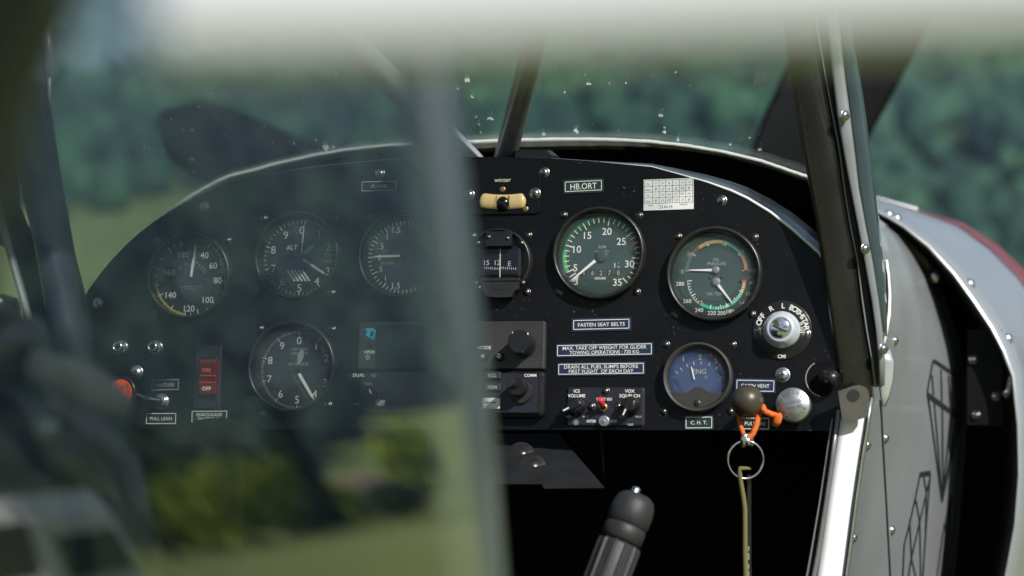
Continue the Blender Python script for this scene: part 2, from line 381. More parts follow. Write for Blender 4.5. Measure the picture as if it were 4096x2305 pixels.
def forest(name, az0, az1, r0, r1, count, size, skip, sub=2, m=None):
    IV, IF = ico(sub); V = []; nprng = np.random.default_rng(5)
    for i in range(count):
        q = rng.uniform(az0, az1); r = math.sqrt(rng.uniform(r0 * r0, r1 * r1))
        x = r * math.sin(R(q)); y = r * math.cos(R(q))
        if skip(q, r, x, y): continue
        s = size * rng.uniform(.55, 1.25) * min(1.25, max(.55, r / 330)); hgt = s * rng.uniform(.9, 1.5); z = GZ + terrain(q, r) + hgt * .6
        ph = rng.uniform(0, 6.28); c, sn = math.cos(ph), math.sin(ph); pt = rng.uniform(.0, .45)
        k = 1 + nprng.uniform(-.26, .26, len(IV)); w = k * s * (1 - pt * np.maximum(0, IV[:, 2]))
        V.append(np.stack((x + (IV[:, 0] * c - IV[:, 1] * sn) * w, y + (IV[:, 0] * sn + IV[:, 1] * c) * w, z + IV[:, 2] * hgt * k), 1))
    n = len(V); V = np.concatenate(V); Fs = (IF[None] + (np.arange(n) * len(IV))[:, None, None]).reshape(-1, 3)
    me = bpy.data.meshes.new(name); me.vertices.add(len(V)); me.vertices.foreach_set('co', V.ravel())
    me.loops.add(Fs.size); me.loops.foreach_set('vertex_index', Fs.ravel()); me.polygons.add(len(Fs))
    me.polygons.foreach_set('loop_start', np.arange(len(Fs)) * 3); me.polygons.foreach_set('use_smooth', np.ones(len(Fs), bool))
    me.materials.append(m or M_forest); me.update(); me.validate()
    o = bpy.data.objects.new(name, me); col.objects.link(o)
    return tag(o, kind='stuff')
def clear_f(q, r, x, y):
    if q < -5.5 and r < 186 + 10 * math.sin(x * .06): return True
    return mnoise.noise(Vector((x * .010, y * .010, 9.0))) > .42
forest('forest', -17, 17, 150, 640, 11000, 2.7, clear_f)
def clear_r(q, r, x, y): return (26 < q < 34.6 + .3 * math.sin(r * .11) and r < 272 + 9 * math.sin(q * 3)) or mnoise.noise(Vector((x * .009, y * .009, 2.0))) > .34
forest('forest', 26, 48, 228, 860, 5500, 4.4, clear_r, 1, M_forest_dk)
forest('forest', 48, 270, 230, 620, 2600, 7.0, clear_r, 1)
forest('forest', -90, -17, 200, 600, 1500, 7.0, clear_r, 1)

# ------------------------------------------------------------------ side window plane and what it mirrors (ahead and to the right)
th = math.atan2(F.x, F.y)
NW = Vector((math.cos(th), -math.sin(th), 0.127)).normalized()
QW = P(1960, 1152, 1.05)
def wplane(px, py):
    d = ray(px, py); return d * (QW.dot(NW) / d.dot(NW))
zx = Vector((0, 0, 1)).cross(NW).normalized(); yx = NW.cross(zx)
WMX = Matrix(((zx.x, yx.x, NW.x, QW.x), (zx.y, yx.y, NW.y, QW.y), (zx.z, yx.z, NW.z, QW.z), (0, 0, 0, 1)))
KT = .065; X9 = (WMX.inverted() @ wplane(900, 1152)).x      # the plexiglass is slightly twisted along its length
def mirror(px, py, dist=None, ground=False):
    d = ray(px, py); p = wplane(px, py); l_ = WMX.inverted() @ p
    nn = (NW + yx * (KT * (l_.x - X9)) + zx * (KT * l_.y)).normalized(); r = (d - nn * (2 * d.dot(nn))).normalized()
    if ground: return p + r * ((GZ - p.z) / r.z)
    return p + r * dist
def at_ground(px, dist):                              # stands on the meadow where pixel column px mirrors it
    q = mirror(px, 2160, dist); return Vector((q.x, q.y, GZ))

M_leaf_con = leaf_mat('conifer_needles', (.010, .022, .012), (.034, .050, .022), 1.2)
M_leaf_br = leaf_mat('shrub_leaves', (.060, .12, .010), (.33, .39, .035), .9)
M_leaf_dk = leaf_mat('tree_leaves', (.020, .045, .020), (.060, .095, .030), .8)
M_bark = mat('bark', (.06, .045, .03), .9, 0, .3, 6, .4, 20)
def leafcloud(mb, c, rx, rz, n, size, shape='ball'):
    for i in range(n):
        if shape == 'cone':
            t = rng.random() ** 1.5; rad = rx * (1 - t) * (0.55 + .45 * rng.random()) + .05; a = rng.uniform(0, 6.283)
            p = Vector((c.x + rad * math.cos(a), c.y + rad * math.sin(a), c.z + rz * t))
        else:
            d = Vector((rng.gauss(0, 1), rng.gauss(0, 1), rng.gauss(0, 1))).normalized() * (rng.random() ** .4)
            k = 1 + .3 * mnoise.noise(d * 2.2 + c * .3)
            p = Vector((c.x + d.x * rx * k, c.y + d.y * rx * k, c.z + rz * (.5 + .5 * d.z * k)))
        a = Vector((rng.gauss(0, 1), rng.gauss(0, 1), rng.gauss(0, 1))).normalized(); b = a.orthogonal().normalized(); e = a.cross(b)
        s = size * rng.uniform(.5, 1.3)
        mb.add([p - b*s - e*s*.5, p + b*s - e*s*.4, p + b*s*.8 + e*s*.6, p - b*s*.7 + e*s*.5], [(0, 1, 2, 3)])
def tree(name, pos, h, w, shape, m, n, size, label, cat, group=None, trunk=.1):
    root = empty(name, Matrix.Translation(pos), label, cat, group)
    mb = MB(); mb.tube([(0, 0, -.2), (0, 0, h * .45), (.02*h, 0, h * .9)], [h * .03, h * .02, h * .004], 8); mb.build('trunk', M_bark, root)
    mb = MB()
    if shape == 'cone': leafcloud(mb, Vector((0, 0, h * .03)), w, h * .97, n, size, 'cone')
    else:
        for j in range(5):
            a = j * 1.256; o = w * .35
            leafcloud(mb, Vector((o*math.cos(a), o*math.sin(a), h * trunk + rng.uniform(0, .15) * h)), w * .7, h * (.8 - .1 * (j % 2)), n // 5, size)
    mb.build('crown', m, root); return root
def az_of(px): q = mirror(px, 1900, 250); return math.degrees(math.atan2(q.x, q.y))
mb = MB(); AZP = az_of(1330); rg = []
for r in range(150, 282, 6):
    e = 10 * math.sin(r * .05); rg.append([(r * math.sin(R(q)), r * math.cos(R(q)), GZ - .1 + terrain(q, r) + .25) for q in [AZP - 9 + (9 + .25 * math.sin(r * .11)) * i / 14 for i in range(15)]])
mb.loft(rg, 0, False); tag(mb.build('pasture', M_meadow), kind='structure')
tree('conifer', at_ground(1290, 105), 5.9, 1.35, 'cone', M_leaf_con, 3600, .16, 'tall dark pointed conifer mirrored in the side window', 'tree')
for i, (px, dd, h, w, lab) in enumerate(((690, 98, 3.4, 2.2, 'low olive bush next to the white van in the window reflection'), (850, 96, 3.9, 2.3, 'bright green bush standing between olive bush and yellow green bush'),
        (1040, 94, 4.1, 2.2, 'yellow green bush just left of the dark conifer'), (1440, 112, 2.3, 1.4, 'small green bush just right of the dark conifer'), (1640, 110, 2.1, 1.5, 'olive bush mirrored beside the grey window post'))):
    tree('bush', at_ground(px, dd), h, w, 'ball', M_leaf_br if i in (1, 2, 3) else M_leaf_dk, 1500, .17, lab, 'bush', 'bushes mirrored in the side window', .0)
for i, (px, dd, h, w, lab) in enumerate(((560, 150, 7.5, 4.2, 'broad dark tree behind the olive bush and van'), (760, 160, 6.6, 3.6, 'rounded mid green tree behind the bright green bush'),
        (1010, 170, 6.0, 3.2, 'dark green tree behind the yellow green bush'), (1760, 150, 5.0, 1.8, 'tall olive tree mirrored in the grey window post'))):
    tree('broadleaf_tree', at_ground(px, dd), h, w, 'ball', M_leaf_br if px > 1700 else M_leaf_dk, 1500, .35, lab, 'tree', 'trees mirrored in the side window', .12)
# two small houses
M_wallp = mat('house_wall', (.50, .42, .36), .8, 0, .1, 3); M_roof = mat('roof_tiles', (.22, .15, .13), .8, 0, .25, 6); M_pane = mat('dark_pane', (.02, .025, .03), .1, 0, .1)
for px, dd, wd, lab in ((1395, 150, 4.4, 'small pink walled house with red roof behind conifer'), (1520, 160, 3.4, 'narrow pale house with red roof right of the pink house')):
    p = at_ground(px, dd); q = empty('house', Matrix.Translation(p) @ Matrix.Rotation(R(-35), 4, 'Z'), lab, 'house', 'houses mirrored in the side window')
    MB().box((-wd/2, -2.5, 0), (wd/2, 2.5, 1.5)).build('wall', M_wallp, q)
    MB().add([(-wd/2-.3, -2.8, 1.5), (wd/2+.3, -2.8, 1.5), (wd/2+.3, 2.8, 1.5), (-wd/2-.3, 2.8, 1.5), (-wd/2-.3, 0, 2.5), (wd/2+.3, 0, 2.5)], [(0, 1, 5, 4), (2, 3, 4, 5), (1, 2, 5), (3, 0, 4), (3, 2, 1, 0)]).build('roof', M_roof, q)
    for xx in (-wd*.25, wd*.25): MB().box((xx-.3, -2.53, .5), (xx+.3, -2.49, 1.2)).build('window', M_pane, q)
# white van with dark windows and an orange stripe
van_at = at_ground(330, 20); vd = (at_ground(600, 20) - at_ground(60, 20)); vz = math.atan2(vd.y, vd.x)
van = empty('parked_van', Matrix.Translation(van_at + Vector((.12, -.10, 0))) @ Matrix.Rotation(R(160), 4, 'Z') @ Matrix.Diagonal((1, 1, .86, 1)), 'white van with dark windows and orange stripe mirrored in lower window', 'van')
M_vwhite = mat('van_white', (.85, .85, .84), .3, 0, .04, 3); M_vorange = mat('van_orange', (.75, .25, .03), .4, 0, .08, 5); M_tyre = mat('tyre', (.02, .02, .02), .8, 0, .2, 20)
def prof(x0, x1, y0, y1, z0, z1, r, mi=0):
    b = MB(); rings = []
    for y in (y0, y0 + .12, y1 - .12, y1):
        i = .1 if y in (y0, y1) else 0
        rings.append([(x0, y, z0 + i*.3), (x1 - .0, y, z0 + i*.3), (x1, y, z0 + .5), (x1 - .10 - i, y, z1 - .25), (x1 - .22 - i, y, z1 - i*.4), (x0, y, z1 - i * .4)])
    return b.loft(rings, 0, True, True, True, False)
prof(-2.6, .62, 0, 1.9, .35, 2.14, .2).build('body', M_vwhite, van)
for yv in (0, 1.912):
    for xa, xb in ((-2.5, -.92), (-.88, .47)): MB().rbox(xa, 1.42, xb, 1.92, -.0, .012, .06, 0, 0, Matrix.Translation((0, yv, 0)) @ Matrix.Rotation(R(90), 4, 'X')).build('window', M_pane, van)
MB().loft([[(.612, .22, 1.35), (.612, 1.68, 1.35), (.512, 1.62, 1.86), (.512, .28, 1.86)], [(.60, .22, 1.35), (.60, 1.68, 1.35), (.50, 1.62, 1.86), (.50, .28, 1.86)]], 0, True, True, True, False).build('windscreen', M_pane, van)
for yv in (0, 1.93): MB().box((-2.6, yv - .022, 1.70), (-.75, yv - .014 + .012 * (yv > 1), 1.82)).build('stripe', M_vorange, van)
for xx in (-2.0, .0):
    w = MB().lathe([(.05, -.1), (.34, -.1), (.36, -.06), (.36, .1), (.05, .1)], 28, 0, Matrix.Translation((xx, .1, .36)) @ Matrix.Rotation(R(90), 4, 'X')).build('wheel', M_tyre, van)
    MB().lathe([(.0, .115), (.20, .11), (.22, .08)], 24, 0, Matrix.Translation((xx, .1, .36)) @ Matrix.Rotation(R(90), 4, 'X')).build('rim', M_alu, w)

# ------------------------------------------------------------------ aircraft structure
air = empty('airplane', Matrix.Translation((.05, 2.6, GZ)), 'grey light aircraft with open right cabin door and four blade propeller', 'airplane')
def bar(name, rows, d, thick, m, parent=air, bulge=.25, n=6, world=True, dz=0.0):
    """solid upright bar; rows = (photo y, x left, x right); d = distance (number or function of y)"""
    mb = MB(); rings = []
    for y, xl, xr in rows:
        dd = d(y) if callable(d) else d
        a = P(xl, y, dd); b = P(xr, y, dd); w = (b - a).length; ring = []
        back = Wv * -1.0; t = thick(y) if callable(thick) else thick
        for i in range(n + 1):
            s = i / n; k = 1 - (2 * s - 1) ** 2
            ring.append(a.lerp(b, s) + Wv * (w * bulge * k ** .6))
        ring.append(b + back * t); ring.append(a + back * t)
        rings.append([tuple(p) for p in ring])
    mb.loft(rings, 0, True, True, True, True)
    o = mb.build(name, m, parent, True); return o
def shade_auto(o, ang=35):
    me = o.data
    try: me.set_sharp_from_angle(angle=R(ang))
    except Exception: pass
# window forward post, near the lens
shade_auto(bar('window_post', [(-500, 1520, 1745), (300, 1592, 1805), (1000, 1662, 1878), (1600, 1712, 1935), (2305, 1778, 1992), (3000, 1840, 2050)], 1.02, .012, M_postgr, bulge=.45))
# rear frame of the same window at the far left
bar('window_rear_frame', [(-700, -300, 280), (-100, -330, 195), (150, -360, 95), (350, -390, 5), (700, -420, -90), (1200, -450, -180)], .56, .02, M_framebl, bulge=.3)
# side window glass
xa = (WMX.inverted() @ wplane(1770, 1152)).x; xb = (WMX.inverted() @ wplane(-420, 1152)).x
mb = MB(); NX, NY = 24, 16
for zz in (.0015, -.0015):
    mb.loft([[(xb + (xa - xb) * i / NX, -.26 + .5 * j / NY, zz - KT * (xb + (xa - xb) * i / NX - X9) * (-.26 + .5 * j / NY)) for i in range(NX + 1)] for j in range(NY + 1)], 0, False)
mb.build('side_window', G_side, air, M=WM[air.name].inverted() @ WMX)
# raised upper door, white, folded up under the wing
mb = MB(); rows = []
for px, py in ((640, 262), (1500, 248), (2700, 205), (4096, 155), (5200, 118)):
    b = P(px, py, .41); up = Vector((0, 0, 1)); rows.append([tuple(b + Vector((0, .004, 0))), tuple(b + Vector((0, -.002, .004))), tuple(b + Vector((0, -.004, .012))), tuple(b + Vector((0, 0, .16))), tuple(b + Vector((0, .022, .16))), tuple(b + Vector((0, .022, .004)))])
mb.loft(rows, 0, True, True, True, False)
mb.build('raised_door', M_hatch, air, True)
# out-of-frame short wing, added and cut to shade the window post and seat
mb = MB(); rg = []
for x in (.10, 1.2, 2.6, 4.2): rg.append([(x, .17, .475), (x, .30, .47), (x, .60, .45), (x, .85, .46), (x, .93, .50), (x, .85, .57), (x, .60, .62), (x, .30, .52)])
mb.loft(rg, 0, True, True, True); mb.build('shade_wing', M_hatch, air, True)
# dark left windshield post + thin edge rail + aerial
bar('windshield_post', [(-200, -70, 95), (300, 10, 128), (700, 75, 190), (1000, 140, 245), (1290, 190, 318), (1500, 230, 350)], 2.10, .03, M_framebl, bulge=.3)
bar('left_door_panel', [(-200, -900, -60), (300, -900, 20), (800, -900, 40), (880, -200, 70), (1000, 40, 150), (1290, 108, 200), (1500, 130, 240)], 2.16, .02, M_black, bulge=0)
bar('left_door_edge', [(800, -30, -6), (1000, 22, 46), (1200, 78, 102), (1330, 112, 136)], 2.05, .006, M_strip, bulge=.3)
bar('left_latch', [(1180, -40, 28), (1215, -60, 40), (1300, -60, 40), (1420, -60, 36)], 1.95, .02, M_plastic, bulge=.3)
mb = MB(); mb.tube([P(178, 90, 2.6), P(190, 200, 2.6), P(193, 300, 2.6)], .006, 8, 0); mb.build('aerial_sleeve', M_strip, air, True)
mb = MB(); mb.tube([P(x, y, 2.6) for x, y in ((193, 295), (196, 350), (190, 420), (172, 480), (138, 545))], .0022, 8, 0); mb.build('aerial_wire', M_strip, air, True)
# V brace tubes
MB().tube([P(2010, 690, 2.34), P(2018, 640, 2.33), P(2150, 130, 2.15), P(2230, -180, 2.05)], .0108, 20).build('brace_tube', M_steel_tube, air, True)
MB().tube([P(1950, 720, 2.34), P(1880, 640, 2.33), P(1350, 118, 1.98), P(1100, -130, 1.85)], .0118, 20).build('brace_tube', mat('brace_light_grey', (.52, .54, .57), .35, .2, .15, 60, .05, 300), air, True)

# windshield base arch, in front of the panel
ARCH = [(310, 1262), (420, 1090), (540, 965), (660, 868), (760, 796), (860, 738), (920, 712), (1000, 692), (1100, 664), (1250, 630), (1400, 604), (1560, 588), (1790, 577), (1900, 573), (2075, 567), (2250, 563), (2430, 564), (2600, 573), (2750, 590), (2900, 615), (3050, 652), (3140, 683), (3225, 712), (3320, 760), (3430, 850)]
def arch_h(px): return 9 if px < 1500 else (9 + 10 * sstep(1500, 1900, px)) if px < 2300 else 9 + 10 * (1 - sstep(2250, 2900, px))
FA = .16
mb = MB(); rings = []
dense = []
for i in range(len(ARCH) - 1):
    for k in range(5): t = k / 5; dense.append((ARCH[i][0] + (ARCH[i+1][0] - ARCH[i][0]) * t, ARCH[i][1] + (ARCH[i+1][1] - ARCH[i][1]) * t))
dense.append(ARCH[-1])
for i, (x, y) in enumerate(dense):
    j = rng.uniform(-1.6, 1.6); h = arch_h(x)
    a = hit(x, y - 4 + j, FA); b = hit(x, y + h * 1.15 + rng.uniform(-1.2, 1.2), FA)
    rings.append([tuple(a), tuple(a.lerp(b, .3) + Wv * .004), tuple(b + Wv * .001), tuple(b + F * .018), tuple(a + F * .018)])
mb.loft(rings, 0, True, True, True, False)
mb.build('windshield_trim', M_trim, air, True)
bead = []
for i, (x, y) in enumerate(dense): bead.append(hit(x, y - 3 + rng.uniform(-.8, .8), FA) + Wv * .002)
MB().tube(bead, .0021, 8).build('trim_glint', mat('bead_glint_white', (.82, .81, .78), .3, 0, .2, 60, .1, 200, .6, 0, 300, (.3, .3, .3), .3), air, True)  # bright reflection along the metal trim, made as a white painted bead
# boot cowl deck ahead of the arch with its black liner, and the black firewall
deck = [[tuple(hit(x, y + 2, FA) + F * f) for x, y in ARCH] for f in (.004, .2, .42)]
MB().loft(deck, 0, False).build('nose_deck', M_silver, air, True)
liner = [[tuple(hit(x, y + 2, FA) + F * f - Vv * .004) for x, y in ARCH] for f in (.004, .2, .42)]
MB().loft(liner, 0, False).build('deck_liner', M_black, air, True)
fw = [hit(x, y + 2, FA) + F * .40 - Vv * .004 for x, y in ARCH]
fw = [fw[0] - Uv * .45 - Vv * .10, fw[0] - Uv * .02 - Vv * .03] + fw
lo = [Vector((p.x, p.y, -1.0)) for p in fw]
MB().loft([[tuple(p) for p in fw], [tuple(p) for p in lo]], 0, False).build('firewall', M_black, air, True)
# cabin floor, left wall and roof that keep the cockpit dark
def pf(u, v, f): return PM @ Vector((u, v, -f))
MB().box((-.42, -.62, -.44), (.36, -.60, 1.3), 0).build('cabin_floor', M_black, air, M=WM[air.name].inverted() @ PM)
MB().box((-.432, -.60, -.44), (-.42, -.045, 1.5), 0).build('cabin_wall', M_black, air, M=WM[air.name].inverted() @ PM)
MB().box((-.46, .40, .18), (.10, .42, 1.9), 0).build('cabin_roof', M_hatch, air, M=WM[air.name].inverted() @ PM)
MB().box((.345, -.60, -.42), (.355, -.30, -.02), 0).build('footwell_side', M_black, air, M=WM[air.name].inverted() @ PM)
# windshield
mb = MB(); rows = []
for t in (0, .25, .5, .75, 1.0):
    row = []
    for x, y in ARCH:
        b = hit(x, y + 4, FA + .006); tt = P(x - (420 * max(0, 1 - (x - 310) / 560)), -260, 1.98)
        p = b.lerp(tt, t) + F * (.05 * math.sin(math.pi * t)); row.append(tuple(p))
    rows.append(row)
n0 = len(rows[0])
mb.loft(rows, 0, False)
mb.loft([[tuple(Vector(p) + F * .0025 + Vector((0, 0, .001))) for p in r] for r in rows], 0, False)
wind = mb.build('windshield', G_wind, air, True)
def on_wind(px, py):
    from mathutils.geometry import intersect_ray_tri
    d = ray(px, py).normalized(); best = None
    for j in range(len(rows) - 1):
        for i in range(n0 - 1):
            q = [Vector(rows[j][i]), Vector(rows[j][i+1]), Vector(rows[j+1][i+1]), Vector(rows[j+1][i])]
            for tri in ((q[0], q[1], q[2]), (q[0], q[2], q[3])):
                h = intersect_ray_tri(tri[0], tri[1], tri[2], d, Vector((0, 0, 0)), True)
                if h is not None and (best is None or h.length < best.length): best = h
    return best
SPL = [(1872, 322, 13), (1830, 355, 7), (1890, 388, 7), (1905, 470, 5), (1915, 500, 6), (1925, 530, 5), (1960, 475, 9), (2305, 525, 12), (2175, 537, 8), (2352, 337, 9), (2259, 370, 6), (2758, 343, 8),
       (2502, 332, 5), (2436, 332, 4), (2645, 463, 10), (2658, 530, 8), (2658, 512, 5), (2715, 560, 9), (3030, 325, 26), (3012, 358, 12), (2920, 578, 8), (2975, 430, 5), (3000, 552, 6), (3040, 598, 8), (2702, 290, 5), (1800, 300, 5),
       (1345, 295, 8), (1215, 412, 8), (1175, 575, 6), (1305, 590, 17), (1335, 590, 8), (1265, 560, 6), (585, 590, 17), (765, 520, 9), (685, 475, 9), (795, 427, 9), (730, 523, 7), (770, 638, 12), (850, 373, 8), (262, 102, 8), (775, 690, 5), (2340, 300, 4), (2110, 400, 5), (2060, 560, 4)]
def splats(lst, m, mb):
    for px, py, r in lst:
        r *= 1.3
        c = on_wind(px, py)
        if c is None: continue
        k = c.y / FPX; q = rng.uniform(-.4, .4)
        for j in range(2 + int(r // 3)):
            a0 = rng.uniform(-.5, .5) + q; ln = r * rng.uniform(.5, 1.5); ox = rng.gauss(0, r * .35)
            pts = []
            nn = 7
            for i in range(nn):
                a = 2 * math.pi * i / nn; rr = rng.uniform(.35, 1.0)
                x = ox + math.cos(a) * rr * r * .30; y = math.sin(a) * rr * ln * .55
                pts.append((x * math.cos(a0) - y * math.sin(a0), x * math.sin(a0) + y * math.cos(a0)))
            cc = c - ray(px, py) * (.0012 + .0005 * j)
            f3 = [cc + Vector((x * k, 0, y * k)) for x, y in pts]; f4 = [p + Vector((0, .0002, 0)) for p in f3]
            mb.loft([[tuple(p) for p in f3], [tuple(p) for p in f4]], 0, True, True, True, False)
mb = MB(); splats(SPL, M_splat, mb)
splats([(rng.uniform(350, 3150), rng.uniform(150, 640), rng.uniform(.8, 2.6)) for i in range(170)], M_splat, mb)
for i in range(46):                                   # fine scratches and wiped streaks
    x = rng.uniform(520, 3100); y = rng.uniform(200, 640); a = rng.gauss(1.45, .5); L = rng.uniform(8, 46); w = rng.uniform(.7, 1.5)
    if i < 14: x = 1905 + rng.gauss(0, 16); y = 500 + rng.gauss(0, 45); L = rng.uniform(8, 24); w = 1.8
    c0, c1 = on_wind(x, y), on_wind(x + L * math.cos(a), y + L * math.sin(a))
    if c0 is None or c1 is None: continue
    k = c0.y / FPX * w / 2; o = Vector((k, -.0022, 0)); o2 = Vector((-k, -.0022, 0))
    mb.loft([[tuple(c0 + o), tuple(c1 + o), tuple(c1 + o2), tuple(c0 + o2)], [tuple(c0 + o + Vector((0, .0002, 0))), tuple(c1 + o + Vector((0, .0002, 0))), tuple(c1 + o2 + Vector((0, .0002, 0))), tuple(c0 + o2 + Vector((0, .0002, 0)))]], 0, True, True, True, False)
tag(mb.build('insect_splatter', M_splat, air, True), kind='stuff')

# propeller, four blades
HUBD = 3.72
hub = P(2740, 1530, HUBD); prop = MB()
prop.lathe([(0, .16), (.05, .15), (.10, .10), (.125, .02), (.13, -.05), (0, -.05)], 32)
pz = F; pxv = V0.cross(pz).normalized(); pyv = pz.cross(pxv)
PRM = Matrix(((pxv.x, pyv.x, pz.x, hub.x), (pxv.y, pyv.y, pz.y, hub.y), (pxv.z, pyv.z, pz.z, hub.z), (0, 0, 0, 1)))
propo = prop.build('propeller', M_prop, air, M=WM[air.name].inverted() @ PRM)
ip = PRM.inverted()
_r = ray(640, 460); tipL = _r * (hub.dot(F) / _r.dot(F)); dirL = (ip @ tipL); angL = math.atan2(dirL.y, dirL.x); RP = math.hypot(dirL.x, dirL.y)
def blade(ang):
    mb = MB(); rings = []
    for i in range(19):
        t = i / 18; r = .06 + (RP - .06) * t
        ch = .075 + .095 * sstep(.05, .4, t) - .045 * sstep(.5, 1.0, t)
        if t > .9: ch *= math.sqrt(max(.03, 1 - ((t - .9) / .1) ** 2))
        tw = R(52 - 40 * sstep(0, .8, t)); th_ = .03 * (1 - t) + .006
        ring = []
        for k in range(12):
            a = 2 * math.pi * k / 12; x = math.cos(a) * ch / 2; y = math.sin(a) * th_ / 2 * (1 if k < 6 else .4)
            ring.append((r, x * math.cos(tw) - y * math.sin(tw), x * math.sin(tw) + y * math.cos(tw)))
        rings.append(ring)
    mb.loft(rings, 0, True, True, True)
    return mb.build('blade', M_prop, propo, M=Matrix.Rotation(ang, 4, 'Z'))
for k in range(4): blade(angL + k * math.pi / 2)

# fuselage right side skin
LEFT = [(780, 3470), (1000, 3500), (1330, 3500), (1480, 3470), (1600, 3462), (1700, 3448), (1850, 3428), (2000, 3408), (2200, 3385), (2305, 3372), (2600, 3340), (3000, 3300)]
RIGHT = [(780, 3478), (880, 3520), (940, 3605), (1010, 3665), (1100, 3725), (1200, 3767), (1300, 3802), (1400, 3832), (1480, 3848), (1600, 3856), (1750, 3852), (1900, 3840), (2100, 3826), (2305, 3808), (2600, 3780), (3000, 3730)]
def interp(tab, y):
    for (a, b), (c, d) in zip(tab, tab[1:]):
        if y <= c: return b + (d - b) * max(0, (y - a)) / (c - a)
    return tab[-1][1]
def skin_d(px, py):
    l, r = interp(LEFT, py), interp(RIGHT, py); s = max(0, min(1.05, (px - l) / max(60, r - l)))
    return 2.22 + .50 * s ** .85 + .05 * max(0, s - .8) * 5 * .4
ys = [780, 830, 880, 910, 940, 975, 1010, 1055, 1100, 1150, 1200, 1250, 1300, 1350, 1400, 1480, 1560, 1650, 1750, 1850, 1950, 2100, 2200, 2305, 2450, 2600, 2800, 3000]
rows2 = []
for y in ys:
    l, r = interp(LEFT, y), interp(RIGHT, y); row = []
    for i in range(15): x = l + (r - l) * i / 14; row.append(tuple(P(x, y, skin_d(x, y))))
    e = Vector(row[-1]); row.append(tuple(e + Vector((.000, .006, 0)))); row.append(tuple(e + Vector((-.03, .012, 0))))
    rows2.append(row)
MB().loft(rows2, 0, False).build('fuselage_side', M_silver, air, True)
def skin(px, py, lift=.0015):
    p = P(px, py, skin_d(px, py)); return p - ray(px, py).normalized() * lift + Vector((lift * .5, 0, 0))
# seam, rubber edge, hose, screws on the skin
def skinline(pts, w, name, m, lift=.0012):
    mb = MB(); rg = []
    d2 = []
    for (x0, y0), (x1, y1) in zip(pts, pts[1:]):
        for k in range(6): d2.append((x0 + (x1-x0) * k / 6, y0 + (y1-y0) * k / 6))
    d2.append(pts[-1])
    for x, y in d2: rg.append([tuple(skin(x - w/2, y, lift)), tuple(skin(x + w/2, y, lift)), tuple(skin(x + w/2, y, -.001)), tuple(skin(x - w/2, y, -.001))])
    mb.loft(rg, 0, True, True, True, False); return mb.build(name, m, air, True)
skinline([(3522, 1600), (3528, 1720), (3538, 1900), (3548, 2080), (3560, 2305), (3570, 2500)], 6, 'skin_seam', M_decal)
MB().tube([P(x + 2, y, skin_d(x, y) + .012) for y, x in [(1090, 3722)] + [q for q in RIGHT if q[0] > 1100]], .0042, 10).build('edge_rubber', M_rubber, air, True)
MB().tube([P(x, y, 2.70) for x, y in ((3470, 862), (3520, 890), (3580, 935), (3640, 990), (3700, 1052), (3738, 1108))], .0050, 10).build('braided_hose', M_braid, air, True)
MB().lathe([(0, .006), (.005, .005), (.007, 0), (.007, -.008), (0, -.008)], 12, 0, Matrix.Translation(P(3740, 1110, 2.69)) @ F.to_track_quat('Z', 'Y').to_matrix().to_4x4()).build('hose_clamp', M_screw, air, True)
# raised white strip standing in for a reflected highlight beside the post
mb = MB(); rg = []
for y, a, b in ((1040, 3536, 3552), (1100, 3542, 3560), (1180, 3545, 3566), (1260, 3540, 3564), (1340, 3530, 3550), (1400, 3522, 3538)):
    rg.append([tuple(P(a, y, 2.215)), tuple(P((a+b)/2, y, 2.205)), tuple(P(b, y, 2.225)), tuple(P(b, y, 2.25)), tuple(P(a, y, 2.24))])
mb.loft(rg, 0, True, True, True); mb.build('skin_highlight', M_whitepaint, air, True)
bar('skin_cover', [(1400, 3515, 3560), (1450, 3510, 3575), (1520, 3512, 3570), (1580, 3520, 3556), (1625, 3528, 3538)], 2.21, .01, M_silver, bulge=.15)

# screw mesh shared by every screw
smb = MB()
smb.lathe([(0, .62), (.30, .60), (.62, .46), (.86, .24), (1.0, 0), (1.0, -.1)], 20)
for a in (0, 90): smb.add([(-.42, -.10, .64), (.42, -.10, .64), (.42, .10, .64), (-.42, .10, .64)], [(0, 1, 2, 3)], 1, False, Matrix.Rotation(R(a), 4, 'Z') @ Matrix.Translation((0, 0, .002 * (a > 0))))
smb.add([(.16*math.cos(i*.785), .16*math.sin(i*.785), .648) for i in range(8)], [tuple(range(8))], 1)
smb.lathe([(.98, .06), (1.16, .03), (1.18, -.05)], 20)
ME_screw = smb.build('screw', [M_screw, M_recess]); me_s = ME_screw.data
me_d = me_s.copy(); me_d.materials[0] = M_screwdk
me_w = me_s.copy(); me_w.materials[0] = M_alu
bpy.data.objects.remove(ME_screw)
def screw(parent, M, r, kind=me_d, rot=None, name='screw'):
    o = bpy.data.objects.new(name, kind); col.objects.link(o); o.parent = parent
    M2 = M @ Matrix.Rotation(rng.uniform(0, 1.57) if rot is None else rot, 4, 'Z') @ Matrix.Diagonal((r, r, r, 1))
    o.matrix_local = M2; WM[o.name] = WM[parent.name] @ M2; return o
def screw_world(parent, p, nrm, r, kind=me_s):
    M = Matrix.Translation(p) @ nrm.to_track_quat('Z', 'Y').to_matrix().to_4x4()
    return screw(parent, WM[parent.name].inverted() @ M, r, kind)
rightn = Vector((.85, -.5, .15)).normalized()
for px, py in ((3543, 1752), (3568, 2120), (3580, 1362)): screw_world(air, skin(px, py, .001), rightn, .0043)
for px, py in ((3470, 1780), (3415, 2150)): screw_world(air, skin(px, py, .001), rightn, .0043)
for px, py in ((3381, 462), (3462, 995), (3535, 1395)): screw_world(air, P(px, py, 2.140), Vector((.5, -.85, .1)).normalized(), .0043)

